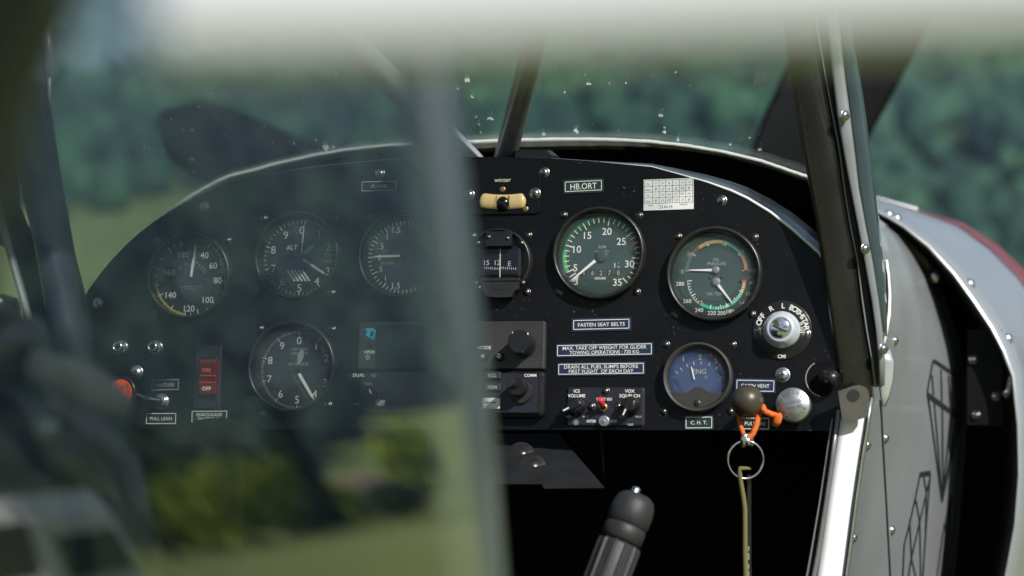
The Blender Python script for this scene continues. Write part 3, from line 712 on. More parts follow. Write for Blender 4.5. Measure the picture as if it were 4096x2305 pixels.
# decals: faceted outline drawings on the skin
def decal(lines, name):
    mb = MB()
    for (x0, y0), (x1, y1), w in lines:
        L = math.hypot(x1-x0, y1-y0); nx, ny = -(y1-y0)/L*w/2, (x1-x0)/L*w/2; nseg = max(1, int(L / 25)); r0 = []; r1 = []; b0 = []; b1 = []
        for i in range(nseg + 1):
            t = i / nseg; x = x0 + (x1-x0)*t; y = y0 + (y1-y0)*t
            r0.append(tuple(skin(x + nx, y + ny))); r1.append(tuple(skin(x - nx, y - ny)))
        mb.loft([r0, r1], 0, False, False, False, False)
    return mb.build(name, M_decal, air, True)
c = lambda x, y: (3550 + x / 1.6026, 1400 + y / 1.6026)
decal([(c(290, 65), c(425, 158), 13), (c(290, 65), c(254, 262), 5), (c(425, 158), c(462, 430), 5), (c(256, 285), c(462, 440), 16), (c(254, 262), c(348, 975), 5), (c(462, 440), c(348, 975), 5),
       (c(283, 160), c(293, 290), 4), (c(340, 125), c(347, 330), 4), (c(388, 160), c(403, 380), 4), (c(442, 280), c(440, 420), 4), (c(297, 330), c(348, 950), 4), (c(349, 370), c(354, 910), 4), (c(402, 410), c(356, 910), 4), (c(438, 450), c(356, 930), 4)], 'decal')
decal([(c(205, 800), c(272, 788), 20), (c(207, 800), c(175, 955), 4), (c(175, 955), c(135, 1130), 4), (c(135, 1130), c(105, 1250), 4), (c(105, 1250), c(95, 1460), 4), (c(272, 790), c(238, 1240), 4), (c(238, 1240), c(224, 1460), 4),
       (c(230, 815), c(246, 910), 4), (c(270, 815), c(205, 1100), 4), (c(177, 955), c(205, 1100), 4), (c(205, 1100), c(150, 1340), 4), (c(246, 910), c(240, 1240), 3), (c(140, 1110), c(152, 1340), 4), (c(152, 1340), c(180, 1460), 4), (c(205, 1100), c(210, 1460), 4), (c(150, 1340), c(130, 1460), 4)], 'decal')
decal([(c(406, 935), c(350, 1190), 4), (c(350, 1190), c(316, 1450), 4), (c(406, 935), c(380, 1150), 3), (c(380, 1150), c(366, 1450), 3), (c(365, 1115), c(380, 1150), 14), (c(375, 1150), c(345, 1450), 3), (c(404, 960), c(378, 1450), 3)], 'decal')

# cowling
M_cowl = mat('cowl_grey_paint', (.36, .385, .40), .30, .5, .14, 9, .10, 24, .5, .05, 500, (.6, .6, .6), .15, .06)
REAR = [(2300, 700), (2900, 735), (3250, 778), (3420, 812), (3505, 838), (3560, 866), (3620, 902), (3720, 982), (3820, 1092), (3900, 1202), (3970, 1306), (4020, 1402), (4058, 1502), (4080, 1700), (4084, 1900), (4068, 2100), (4030, 2305), (3970, 2600), (3880, 2900)]
TOP = [(2420, 700), (3000, 738), (3330, 775), (3430, 788), (3508, 803), (3580, 820), (3660, 842), (3850, 895), (3990, 985), (4110, 1098), (4210, 1230), (4270, 1330), (4320, 1440), (4350, 1660), (4355, 1880), (4340, 2090), (4290, 2300), (4220, 2600), (4120, 2900)]
FR, FT = .50, .90
ra = [PMI @ hit(x, y, FR) for x, y in REAR]; ta = [PMI @ hit(x, y, FT) for x, y in TOP]
def lerp3(a, b, t, bul=0.0):
    o = []
    for p, q in zip(a, b):
        r = p.lerp(q, t); c0 = Vector((-.02, -.25, r.z)); d = (r - c0); r2 = c0 + d * (1 + bul * math.sin(math.pi * t)); r2.z = r.z; o.append(r2)
    return o
def shrink(a, k, z, cx=-.02, cy=-.20): return [Vector((cx + (p.x - cx) * k, cy + (p.y - cy) * k, z)) for p in a]
st = [lerp3(ra, ta, t, .012) for t in (0, .12, .25, .4, .55, .7, .85, 1.0)]
nose = [shrink(ta, k, -f) for k, f in ((.992, .97), (.97, 1.03), (.90, 1.12), (.74, 1.20), (.45, 1.24))]
def cw(lst, off=0.0): return [[tuple(PM @ p) for p in r] for r in lst]
rin = [Vector((p.x, p.y, p.z)) for p in shrink(ra, .985, -FR)]
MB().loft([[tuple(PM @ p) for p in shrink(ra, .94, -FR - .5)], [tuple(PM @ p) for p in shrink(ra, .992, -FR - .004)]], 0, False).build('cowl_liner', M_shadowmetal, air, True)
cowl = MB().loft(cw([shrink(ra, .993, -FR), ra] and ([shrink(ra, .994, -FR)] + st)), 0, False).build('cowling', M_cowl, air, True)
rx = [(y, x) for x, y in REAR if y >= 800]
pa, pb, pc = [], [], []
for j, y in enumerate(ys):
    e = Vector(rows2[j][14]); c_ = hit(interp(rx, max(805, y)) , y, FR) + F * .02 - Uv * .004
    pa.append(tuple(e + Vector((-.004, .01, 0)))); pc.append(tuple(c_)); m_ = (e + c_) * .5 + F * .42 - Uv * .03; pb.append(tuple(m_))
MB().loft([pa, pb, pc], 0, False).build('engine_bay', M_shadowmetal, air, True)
# red stripe over the forward part of the cowl, then the nose bowl
red0 = shrink(lerp3(ra, ta, .72, .012), 1.002, -(FR + (FT-FR) * .72)); 
MB().loft(cw([[p for p in red0], shrink(ta, 1.003, -FT)] + nose[:2]), 0, False).build('red_stripe', M_redpaint, air, True)
MB().loft(cw(nose[1:]), 0, False).build('nose_bowl', M_silver, air, True)
cdn = Vector((.6, -.55, .58)).normalized()
for t, i in ((.03, 4.9), (.05, 8.5), (.06, 10.6), (.04, 5.4)):
    a = st[0]; b = st[1]; j = int(i); fr_ = i - j
    p0 = a[j].lerp(a[j+1], fr_); p1 = b[j].lerp(b[j+1], fr_); p = PM @ p0.lerp(p1, t / .12 * 1.6)
    screw_world(cowl, p + cdn * .0005, cdn, .006, me_w)
for i in range(9):                                     # hinge rivets along the cowl top
    t = .98; x = 3512 + i * 18.5; y = 805 + i * 4.9
    mbx = MB().lathe([(0, .003), (.0025, .0024), (.0034, 0), (.0034, -.003)], 12, 0, Matrix.Translation(hit(x, y, FT - .012) + Vector((0, 0, .002))) @ cdn.to_track_quat('Z', 'Y').to_matrix().to_4x4())
    mbx.build('rivet', M_whitepaint, cowl, True)
# engine bay details in the gap
mb = MB(); mb.box((-.02, -.045, 0), (.018, .06, .012)); mb.build('engine_mount_plate', M_black, air, M=WM[air.name].inverted() @ (Matrix.Translation(hit(3945, 1540, .54)) @ PM.to_3x3().to_4x4()))
for px, py in ((3892, 1440), (3985, 1588), (3905, 1662)): screw_world(air, hit(px, py, .525), Wv, .0042, me_d)
MB().tube([hit(4015, 1585, .53), hit(4040, 1570, .53), hit(4050, 1520, .53), hit(4052, 1470, .54)], .006, 10).build('engine_pipe', M_screwdk, air, True)

# right hand door post
T_L = [(-300, 3085), (150, 3140), (414, 3182), (690, 3221), (800, 3250), (1009, 3280), (1230, 3313), (1461, 3346), (1530, 3356), (1600, 3364)]
T_R = [(-300, 3200), (150, 3262), (386, 3305), (607, 3348), (755, 3366), (865, 3382), (1031, 3418), (1252, 3443), (1390, 3466), (1480, 3484), (1600, 3490)]
G_R = [(-300, 3250), (150, 3312), (276, 3326), (497, 3353), (717, 3394), (937, 3437), (1169, 3481), (1390, 3512), (1500, 3518)]
S_R = [(-300, 3310), (150, 3362), (331, 3381), (524, 3408), (772, 3436), (838, 3448), (1031, 3487), (1279, 3525), (1417, 3537), (1500, 3535)]
E_R = [(-300, 3330), (150, 3403), (331, 3436), (524, 3463), (772, 3491), (921, 3509), (1114, 3531), (1250, 3538), (1330, 3536)]
yy = [-300, 0, 150, 300, 450, 600, 750, 900, 1050, 1200, 1330, 1440, 1540, 1600]
post = bar('door_post', [(y, interp(T_L, y), interp(T_R, y)) for y in yy], 2.155, .02, M_postdk, bulge=.12, n=10)
bar('post_groove', [(y, interp(T_R, y) - 3, interp(G_R, y) + 2) for y in yy[:-1]], 2.160, .02, M_rubber, bulge=0, n=4)
bar('groove_bead', [(y, interp(T_R, y) + 8, interp(T_R, y) + 16) for y in yy[:-1]], 2.155, .004, M_strip, bulge=.5, n=4)
bar('post_strip', [(y, interp(G_R, y), interp(S_R, y)) for y in yy[:-1]], 2.148, .008, M_strip, bulge=.06, n=4)
bar('plexi_edge', [(y, interp(S_R, y) - 2, max(interp(S_R, y) + 2, interp(E_R, y))) for y in yy[:-3]], 2.156, .03, M_edge, bulge=.1, n=4)
# door sill channel
SB = 2.14
sill = bar('door_sill', [(1640, 3366, 3468), (1700, 3360, 3462), (1850, 3338, 3438), (2000, 3315, 3417), (2150, 3294, 3396), (2305, 3270, 3376), (2700, 3210, 3320)], SB, .02, M_whitepaint, bulge=.0, n=4)
bar('sill_bead', [(1640, 3346, 3364), (1850, 3318, 3337), (2000, 3296, 3314), (2210, 3262, 3284), (2305, 3244, 3266), (2700, 3180, 3206)], SB, .03, M_steel_tube, bulge=.45)
bar('sill_edge', [(1675, 3326, 3333), (1850, 3299, 3308), (2000, 3276, 3286), (2220, 3238, 3250), (2305, 3222, 3236), (2700, 3160, 3176)], SB + .004, .03, M_strip, bulge=.1, n=3)
bar('sill_edge', [(1590, 3482, 3490), (1700, 3466, 3474), (1850, 3442, 3449), (2000, 3420, 3428), (2200, 3394, 3402), (2305, 3380, 3387), (2700, 3326, 3333)], SB - .004, .015, M_alu, bulge=.1, n=3)
bk = MB(); kk = SB / FPX
pts = [(3352, 1566), (3420, 1543), (3440, 1541), (3460, 1548), (3473, 1562), (3478, 1585), (3470, 1668), (3440, 1678), (3400, 1685), (3370, 1684)]
f3 = [P(x, y, SB - .015) for x, y in pts][::-1]; f4 = [p + Vector((0, .006, 0)) for p in f3]
bk.loft([[tuple(p) for p in f4], [tuple(p) for p in f3]], 0, True, True, True, False)
bko = bk.build('sill_bracket', mat('bracket_steel', (.13, .125, .115), .33, .5, .25, 60, .1, 300), air, True)
MB().disc(.0055, .0, 20, 0, Matrix.Translation(P(3414, 1582, SB - .0157)) @ Matrix.Rotation(R(90), 4, 'X')).build('bolt_hole', M_recess, bko, True)

# ------------------------------------------------------------------ instrument panel
OUT = [(318, 1262), (330, 1205), (354, 1159), (399, 1097), (449, 1037), (499, 985), (552, 936), (606, 894), (672, 849), (739, 812), (792, 783), (859, 754), (930, 726), (1000, 707), (1165, 680), (1331, 659), (1551, 638), (1850, 628), (2000, 628), (2200, 634), (2400, 650),
       (2607, 669), (2717, 699), (2827, 730), (2925, 765), (2991, 796), (3080, 850), (3168, 918), (3274, 1012), (3330, 1090), (3362, 1250), (3370, 1440)]
outl = [uv(x, y) for x, y in OUT]
bl = uv(300, 1712); br_ = uv(3368, 1724); 
pts2 = [(p.x, p.y) for p in outl] + [(uv(3372, 1600).x, uv(3372, 1600).y), (br_.x, br_.y), (bl.x, bl.y), (uv(290, 1500).x, uv(290, 1500).y)]
panel = empty('instrument_panel', PM.copy(), 'black metal instrument panel with arched top carrying gauges and switches', 'instrument panel')
MB().poly(pts2[::-1], -.0025, 0).build('panel_sheet', M_panel, panel)
# rolled lip, its sheen painted as a white bead, along the right hand top edge and the dusty glareshield skirt ahead of it
lipi = [(1850, 628), (2200, 633), (2400, 648), (2607, 667), (2717, 697), (2827, 728), (2925, 763), (2991, 794), (3080, 848), (3168, 916), (3274, 1010), (3330, 1085)]
lipo = [(1850, 630), (2200, 632), (2400, 645), (2607, 655), (2717, 676), (2827, 699), (2925, 726), (2991, 750), (3080, 795), (3168, 850), (3274, 935), (3345, 1010)]
ri = [hit(x, y, 0) for x, y in lipi]; rm = [hit((a[0]*.5+b[0]*.5), (a[1]*.5+b[1]*.5) - 1, .028) for a, b in zip(lipi, lipo)]; rr_ = [hit(x, y, .055) for x, y in lipo]; re = [p + F * .03 - Vv * .05 for p in rr_]
MB().loft([[tuple(p) for p in q] for q in (ri, rm, rr_, re)], 0, False).build('glareshield', M_lip, panel, True)
mb = MB(); rg = []
for (x, y) in lipi[2:]:
    p = uv(x, y); rg.append(tuple(PM @ Vector((p.x, p.y, .0002))))
mb.tube(rg, [.0003, .0005, .0006, .0009] + [.0013] * (len(rg) - 4), 8); mb.build('panel_edge_bead', bpy.data.materials['bead_glint_white'], panel, True)
lw = [uv(x, y) for x, y in OUT[12:18]]
MB().tube([tuple(p + Vector((0, 0, .0002))) for p in lw], .0004, 6).build('panel_edge_bead', M_strip, panel)
# black void backing behind the arch hump: coaming block right of the tube
cm = empty('coaming_block', Matrix.Translation(hit(2145, 640, .05)) @ PM.to_3x3().to_4x4(), 'dark grey chamfered plastic block behind panel top beside the brace tube', 'mounting block')
b = MB(); rings = []
kq = kpx(2145, 620)
for z, i in ((-.03, 0), (.0, 0), (.012, 8)):
    rings.append([(x * kq, y * kq, z) for x, y in ((-85 + i, -40), (86 - i, -40), (86 - i, 14 - i), (62 - i, 38 - i), (-60, 42 - i), (-85 + i, 40 - i))])
b.loft(rings, 0, True, True, True, False); b.build('block', M_plastic, cm)
b = MB()
for i in range(4): b.lathe([((26 - 5*i) * kq, .0125 + .001 * i), ((24 - 5*i) * kq, .0135 + .001 * i), ((22 - 5*i) * kq, .0125 + .001 * i)], 24, 0, Matrix.Translation((-55 * kq, -22 * kq, 0)))
b.build('coil_ring', M_shadowmetal, cm)

def panel_screw(px, py, rpx, kind=me_s, w=0.0, parent=None):
    parent = parent or panel
    p = PMI @ hit(px, py, -w); M = WM[parent.name].inverted() @ PM @ Matrix.Translation((p.x, p.y, w))
    return screw(parent, M, rpx * kpx(px, py), kind)
for x, y in ((818, 826), (391, 1212), (1520, 695), (2888, 802)): panel_screw(x, y, 18)
panel_screw(2178, 690, 18)

# ------------------------------------------------------------------ gauges
class G:
    def __init__(s, name, label, cx, cy, ry, crop, screws, cat='gauge', dial=M_dial, bez=M_bezel, rim=.875, group=None):
        s.root, s.k = on_panel(name, cx, cy, label, cat, group); s.c0 = uv(cx, cy); s.r = ry * s.k; s.crop = crop; s.rim = rim
        r = s.r
        MB().lathe([(r * 1.0, 0), (r * 1.0, .006), (r * .985, .0085), (r * .955, .0098), (r * .925, .0094), (r * (rim + .012), .0066), (r * rim, .0035), (r * rim, .0018)], 72).build('bezel', bez, s.root)
        MB().disc(r * (rim + .005), .002, 64).build('dial', dial, s.root)
        for x, y in screws: panel_screw(x, y, 14.5, me_d, 0, s.root)
        s.marks = MB(); s.dim = MB()
    def px(s, x, y): x0, y0, sc = s.crop; return x0 + x / sc, y0 + y / sc
    def at(s, x, y, w=.0024):
        px, py = s.px(x, y); p = PMI @ hit(px, py, -w); return (p.x - s.c0.x, p.y - s.c0.y)
    def u(s, n): return n / s.crop[2] * s.k
    def nums(s, lst, h, mb=None, bold=.008):
        for t, x, y in lst: a = s.at(x, y); (mb or s.marks).text(t, a[0], a[1], s.u(h), .0025, 0, None, 0, bold)
    def ticks(s, C, lst, r0, r1, w, mb=None):
        for a in lst:
            a = R(a); (mb or s.marks).line((C[0] + r0 * math.sin(a), C[1] + r0 * math.cos(a)), (C[0] + r1 * math.sin(a), C[1] + r1 * math.cos(a)), w, .0024)
    def needle(s, a, b, w, w2, m, z=.0032, tail=0.0, name='needle'):
        ax, ay = a; bx, by = b; L = math.hypot(bx-ax, by-ay); nx, ny = -(by-ay)/L, (bx-ax)/L; tx, ty = (bx-ax)/L, (by-ay)/L
        q = L - w * 1.6
        pts = [(ax - nx*w/2, ay - ny*w/2), (ax + tx*q - nx*w2/2, ay + ty*q - ny*w2/2), (bx, by), (ax + tx*q + nx*w2/2, ay + ty*q + ny*w2/2), (ax + nx*w/2, ay + ny*w/2)]
        return MB().poly(pts, z, z + .0006).build(name, m, s.root)
    def done(s, m=M_mark, md=M_grey_mark, z=.0062):
        if s.marks.v: s.marks.build('dial_markings', m, s.root)
        if s.dim.v: s.dim.build('fine_lettering', md, s.root)
        MB().lathe([(0, z), (s.r * s.rim * .6, z), (s.r * (s.rim + .004), z), (s.r * (s.rim + .004), z - .0012), (s.r * s.rim * .6, z - .0012), (0, z - .0012)], 48).build('cover_glass', G_gauge, s.root)
    def hub(s, c, r, m=M_plastic, z=.0041): MB().lathe([(0, z), (r * .8, z), (r, z - .0004), (r, z - .0018)], 24, 0, Matrix.Translation((c[0], c[1], 0))).build('needle_hub', m, s.root)

# airspeed
g = G('airspeed_indicator', 'round airspeed gauge with yellow arc, numbered 40 to 180, farthest left', 766, 1107, 177, (300, 700, 2.417), ((628, 966), (909, 963), (613, 1261)), rim=.90)
C = g.at(1122, 990)
g.nums((('180', 1045, 770), ('40', 1253, 775), ('60', 1337, 875), ('80', 1380, 1018), ('100', 1280, 1207), ('120', 1098, 1291), ('140', 920, 1160), ('160', 908, 940)), 62)
au = [-41, -20, 25, 60.5, 97, 131, 166, 187, 214, 241, 284, 312]
g.ticks(C, [-20, 29, 61, 97, 136, 187, 241, 284, 319, 166, 212, 258], g.u(322), g.u(386), g.u(9))
g.ticks(C, [-31, 44, 78, 115, 150, 178, 199, 226, 272, 300], g.u(345), g.u(386), g.u(6))
MB().arc(g.u(352), g.u(374), 187, 263, .0023, 0, *C).build('yellow_arc', M_yellow, g.root)
MB().arc(g.u(340), g.u(362), 36, 104, .0023, 0, *C).build('white_arc', M_grey_mark, g.root)
mr = MB(); mr.line((C[0] + g.u(300) * math.sin(R(265)), C[1] + g.u(300) * math.cos(R(265))), (C[0] + g.u(372) * math.sin(R(265)), C[1] + g.u(372) * math.cos(R(265))), g.u(10), .0026); mr.build('red_line', M_red, g.root)
g.dim.arctext('AIR SPEED', g.u(148), 6, g.u(38), .0025, 0, 15, *C)
for t, x, y, h in (('M.P.H.', 1135, 875, 20), ('AEROMARINE INST. CO. INC.', 1127, 1080, 13), ('NEW YORK, N.Y.', 1130, 1099, 13), ('TYPE 344', 1140, 1119, 12)): a = g.at(x, y); g.dim.text(t, a[0], a[1], g.u(h), .0025)
g.needle(g.at(1125, 985), g.at(1174, 670), g.u(26), g.u(22), M_needle); g.done()

# altimeters
def alt_hatch(g, x, y, s):
    b = MB()
    for i in range(5):
        o = (i - 2) * 36
        a0 = g.at(x + o - 38, y - 56 + 6); a1 = g.at(x + o + 34, y + 56)
        b.line(a0, a1, g.u(17), .0024)
    b.build('warning_stripes', M_mark, g.root)
def knob(root, x, y, r, w, m=M_plastic, name='setting_knob', L=.016):
    p = PMI @ hit(x, y, -w); M = WM[root.name].inverted() @ PM @ Matrix.Translation((p.x, p.y, 0))
    b = MB(); n = 36; rg = []
    for rr, z in ((r * .92, 0), (r * .92, .004), (r, .0042), (r, w - .001), (r * .93, w), (r * .80, w), (r * .76, w - .0006)):
        rg.append([((rr * (1.03 if i % 2 and z < w - .0005 else 1)) * math.cos(2*math.pi*i/n), (rr * (1.03 if i % 2 and z < w - .0005 else 1)) * math.sin(2*math.pi*i/n), z) for i in range(n)])
    b.loft(rg, 0, True, False, True, False, M); return b.build(name, m, root)
g = G('altimeter', 'upper altimeter with three hands and ALT lettering, striped patch above the 5', 1196, 1026, 179, (900, 750, 2.416), ((1055, 875), (1341, 875), (1326, 1172)), rim=.90)
C = g.at(727, 680)
g.nums((('0', 745, 410), ('1', 910, 452), ('2', 998, 570), ('3', 995, 808), ('4', 888, 905), ('5', 720, 970), ('6', 553, 912), ('7', 468, 782), ('8', 468, 602), ('9', 588, 460)), 80, None, .0)
g.ticks(C, [36 * i for i in range(10)], g.u(332), g.u(374), g.u(9)); g.ticks(C, [7.2 * i for i in range(50) if i % 5], g.u(342), g.u(372), g.u(4.5))
g.nums((('ALT', 648, 580),), 46, None, .006); g.nums((('1025', 1003, 645), ('1030', 1003, 715)), 32, g.dim, 0)
alt_hatch(g, 712, 850, 1)
g.needle(g.at(740, 640), g.at(772, 330), g.u(14), g.u(3), M_needle, .0029, name='thin_hand')
MB().poly([g.at(815, 310), g.at(750, 310), g.at(780, 362)], .0029, .0034).build('hand_marker', M_grey_mark, g.root)
MB().poly([g.at(760, 640), g.at(778, 655), g.at(850, 605), g.at(880, 546), g.at(812, 573)], .0036, .0042).build('short_hand', M_grey_mark, g.root)
g.needle(g.at(760, 700), g.at(978, 842), g.u(26), g.u(24), M_needle, .0044, name='long_hand'); g.hub(g.at(742, 680), g.u(30)); g.done()
knob(g.root, 1010, 1153, .0058, .020)
g = G('vertical_speed_indicator', 'half hidden climb gauge with UP and DOWN markings beside the window post', 1610, 1023, 179, (900, 750, 2.416), ((1482, 873), (1470, 1170)), rim=.90)
C = g.at(1722, 675)
g.nums((('.5', 1510, 567), ('0', 1494, 676), ('.5', 1498, 790), ('1', 1551, 876), ('1.5', 1648, 948), ('1', 1568, 476), ('1.5', 1650, 410)), 60, None, 0)
g.nums((('UP', 1547, 614), ('DOWN', 1568, 733)), 28, g.dim, .01)
g.ticks(C, [270 + 7 * i for i in range(-18, 19)], g.u(318), g.u(356), g.u(8)); g.ticks(C, [270, 242, 214, 298, 326], g.u(296), g.u(356), g.u(11))
g.needle(g.at(1725, 662), g.at(1428, 672), g.u(24), g.u(18), M_cream); g.hub(g.at(1722, 668), g.u(34)); g.done()
g = G('altimeter', 'lower altimeter with two hands and ALTITUDE lettering, below the ALT gauge', 1175, 1469, 186, (950, 1200, 2.636), ((1040, 1315), (1328, 1318), (1313, 1620)), rim=.90)
C = g.at(640, 737)
g.nums((('0', 651, 427), ('1', 830, 480), ('2', 938, 612), ('3', 929, 872), ('4', 815, 988), ('5', 628, 1050), ('6', 453, 990), ('7', 335, 832), ('8', 346, 637), ('9', 470, 482)), 82, None, 0)
g.ticks(C, [36 * i for i in range(10)], g.u(372), g.u(418), g.u(8)); g.ticks(C, [3.6 * i for i in range(100) if i % 10], g.u(388), g.u(414), g.u(4))
g.nums((('ALTITUDE', 643, 676),), 36, g.dim, .004); g.nums((('1000 METER', 650, 520), ('10000 METER', 650, 562)), 26, g.dim, 0)
MB().poly([g.at(632, 680), g.at(660, 682), g.at(700, 600), g.at(695, 515), g.at(640, 572)], .0030, .0036).build('short_hand', M_grey_mark, g.root)
g.needle(g.at(655, 780), g.at(818, 1062), g.u(34), g.u(28), M_needle, .004, name='long_hand'); g.hub(g.at(643, 740), g.u(34)); g.done()
knob(g.root, 1000, 1610, .0068, .018)
panel_screw(1050, 1655, 19, me_d)

# tachometer
g = G('tachometer', 'large rpm gauge with green arc and HOURS counter, right of the compass', 2400, 1017, 189, (2150, 650, 2.417), ((2254, 861), (2556, 863), (2236, 1169), (2547, 1169)), dial=M_rpm_refl, rim=.885)
C = g.at(622, 905)
ta_ = lambda n: 10.8 + (n - 20) * 8.35
g.nums((('3', 374, 1148), ('5', 367, 1017), ('10', 376, 839), ('15', 478, 704), ('20', 671, 665), ('25', 812, 762), ('30', 889, 979), ('35', 773, 1157)), 72, None, .006)
g.ticks(C, [ta_(n) for n in (3, 4, 5, 10, 15, 20, 25, 30, 35)], g.u(300), g.u(376), g.u(11)); g.ticks(C, [ta_(n) for n in range(6, 35) if n % 5], g.u(326), g.u(376), g.u(9))
MB().arc(g.u(352), g.u(390), ta_(5), ta_(8.8), .0022, 0, *C).build('green_arc', M_green, g.root)
MB().arc(g.u(352), g.u(390), ta_(8.8), ta_(26.6), .0022, 0, *C).build('dark_green_arc', mat('arc_dark_green', (.018, .12, .07), .6), g.root)
mr = MB(); a = R(ta_(27.2)); mr.line((C[0] + g.u(318)*math.sin(a), C[1] + g.u(318)*math.cos(a)), (C[0] + g.u(388)*math.sin(a), C[1] + g.u(388)*math.cos(a)), g.u(10), .0026); mr.build('red_line', M_red, g.root)
g.nums((('RPM', 626, 818),), 30, g.dim, .008); g.nums((('HUNDREDS', 622, 858),), 20, g.dim, 0); g.nums((('HOURS', 606, 1120),), 24, None, .02); g.nums((('1', 748, 993),), 46, None, .01); g.nums((('1', 783, 975), ('10', 783, 1010)), 18, None, 0)
dw = MB()
for x in (450, 533, 614, 695, 780): a = g.at(x, 1064); dw.box((a[0] - g.u(30), a[1] - g.u(32), .0018), (a[0] + g.u(30), a[1] + g.u(32), .0023))
dw.build('counter_windows', M_recess, g.root)
g.nums((('1', 450, 1066), ('6', 533, 1066), ('2', 614, 1066), ('7', 695, 1066), ('8', 782, 1066)), 48, g.dim, .01)
g.needle(g.at(562, 952), g.at(302, 1166), g.u(30), g.u(14), M_needle); g.hub(g.at(622, 905), g.u(60), M_rpm_refl); g.done()

# oil gauge
g = G('oil_gauge', 'twin dial oil pressure and oil temp gauge at upper right of panel', 2860, 1100, 194, (2550, 680, 2.265), ((2712, 947), (3018, 950), (2697, 1259), (3008, 1258)), dial=M_rpm_refl, rim=.875)
C1 = g.at(715, 915); C2 = g.at(716, 1002)
g.nums((('0', 407, 922), ('20', 472, 763), ('40', 618, 669), ('60', 790, 661), ('80', 942, 738), ('100', 1041, 912), ('140', 957, 1205), ('100', 1015, 1122), ('40', 1040, 1022)), 38, g.dim, .005)
g.nums((('280', 385, 1031), ('260', 450, 1188), ('240', 558, 1269), ('220', 673, 1296), ('200', 762, 1296), ('180', 836, 1281)), 38, None, .008)
g.nums((('OIL', 712, 811), ('PRESSURE', 717, 849), ('OIL TEMP', 710, 1122)), 30, g.dim, .004)
g.ticks(C1, [-90 + 3.6 * i for i in range(51)], g.u(256), g.u(286), g.u(4), g.dim); g.ticks(C1, [-90 + 36 * i for i in range(6)], g.u(240), g.u(286), g.u(7))
g.ticks(C2, [270 - 6.2 * i for i in range(9)] + [100 + 5 * i for i in range(17)], g.u(240), g.u(266), g.u(6)); g.ticks(C2, [270, 238, 215, 192, 170, 157, 135, 114], g.u(226), g.u(266), g.u(8))
for r0, r1, a0, a1, zz, CC, nm, mm in ((254, 284, -36, 12, .0023, C1, 'amber_arc', M_amber), (254, 284, 58, 88, .0023, C1, 'amber_arc', M_amber), (238, 268, 92, 116, .0023, C2, 'amber_arc', M_amber),
        (254, 284, 12, 58, .0023, C1, 'green_arc', M_teal), (238, 268, 116, 214, .0023, C2, 'green_arc', M_teal),
        (250, 286, -39, -36, .0026, C1, 'red_line', M_red), (250, 286, 88, 91, .0026, C1, 'red_line', M_red), (234, 272, 214, 217.5, .0026, C2, 'red_line', M_red), (234, 272, 89, 91.5, .0026, C2, 'red_line', M_red)):
    MB().arc(g.u(r0), g.u(r1), a0, a1, zz, 0, *CC).build(nm, mm, g.root)
b = MB(); b.arc(g.u(262), g.u(266), 217, 270, .0024, 0, *C2); b.build('scale_line', M_mark, g.root)
g.needle(g.at(690, 909), g.at(455, 910), g.u(24), g.u(10), M_needle); g.needle(g.at(728, 1035), g.at(868, 1217), g.u(26), g.u(12), M_needle, .0036)
g.hub(g.at(712, 908), g.u(34), M_strip, .0046); g.hub(g.at(716, 1014), g.u(37), M_strip, .0046)
for x, y in ((664, 978), (770, 970), (937, 1008)): q = g.at(x, y); MB().lathe([(0, .0034), (g.u(12), .0030), (g.u(15), .002)], 14, 0, Matrix.Translation((q[0], q[1], 0))).build('dial_rivet', M_rubber, g.root)
g.done()

# cylinder head temperature gauge
g = G('temperature_gauge', 'small blue faced gauge marked ENG with dark lower half', 2794, 1512, 141, (2600, 1250, 2.636), ((2664, 1379), (2930, 1379), (2655, 1647), (2922, 1647)), dial=M_cht, bez=mat('gauge_case_grey', (.042, .040, .036), .5, .1, .2, 120, .15, 1500, .5, .2, 900), rim=.84)
g.nums((('1', 352, 492), ('2', 528, 471), ('3', 692, 515)), 56, g.dim, .01); g.nums((('ENG', 521, 622),), 56, g.dim, .012); g.nums((('C°', 596, 681),), 28, g.dim, .01)
for x0, y0, x1, y1 in ((270, 622, 297, 648), (316, 582, 340, 612), (384, 545, 400, 577), (458, 520, 465, 557), (540, 517, 540, 553), (631, 531, 618, 567), (714, 568, 694, 600), (787, 627, 757, 653)): g.dim.line(g.at(x0, y0), g.at(x1, y1), g.u(11), .0024)
MB().poly([g.at(640, 425), g.at(620, 447), g.at(640, 470), g.at(662, 447)][::1], .0022, .0026).build('red_mark', M_red, g.root)
g.needle(g.at(470, 708), g.at(436, 568), g.u(15), g.u(11), M_needle)
rm_ = g.r * .86; y0 = g.at(512, 852)[1]; pts = []
a0 = math.asin(max(-1, min(1, y0 / rm_)))
for i in range(31): a = math.pi - a0 + (math.pi + 2 * a0) * i / 30; pts.append((rm_ * math.cos(a), rm_ * math.sin(a)))
bump = [g.at(x, y, .006) for x, y in ((640, 852), (600, 828), (570, 803), (540, 790), (508, 786), (476, 790), (446, 803), (416, 828), (376, 852))]
MB().poly(pts + bump, .0015, .0075).build('lower_mask', mat('gauge_mask_grey', (.036, .035, .032), .55, .1, .2, 120, .2, 1500, .5, .15, 900), g.root)
q = g.at(495, 957, .0076); b = MB(); b.lathe([(0, .0080), (g.u(34), .0080), (g.u(39), .0075)], 24, 0, Matrix.Translation((q[0], q[1], 0))); b.build('adjuster_screw', M_bezel, g.root)
b = MB(); b.line((q[0] - g.u(18), q[1] + g.u(30)), (q[0] + g.u(18), q[1] - g.u(30)), g.u(8), .0082); b.build('slot', M_recess, g.root)
g.done()

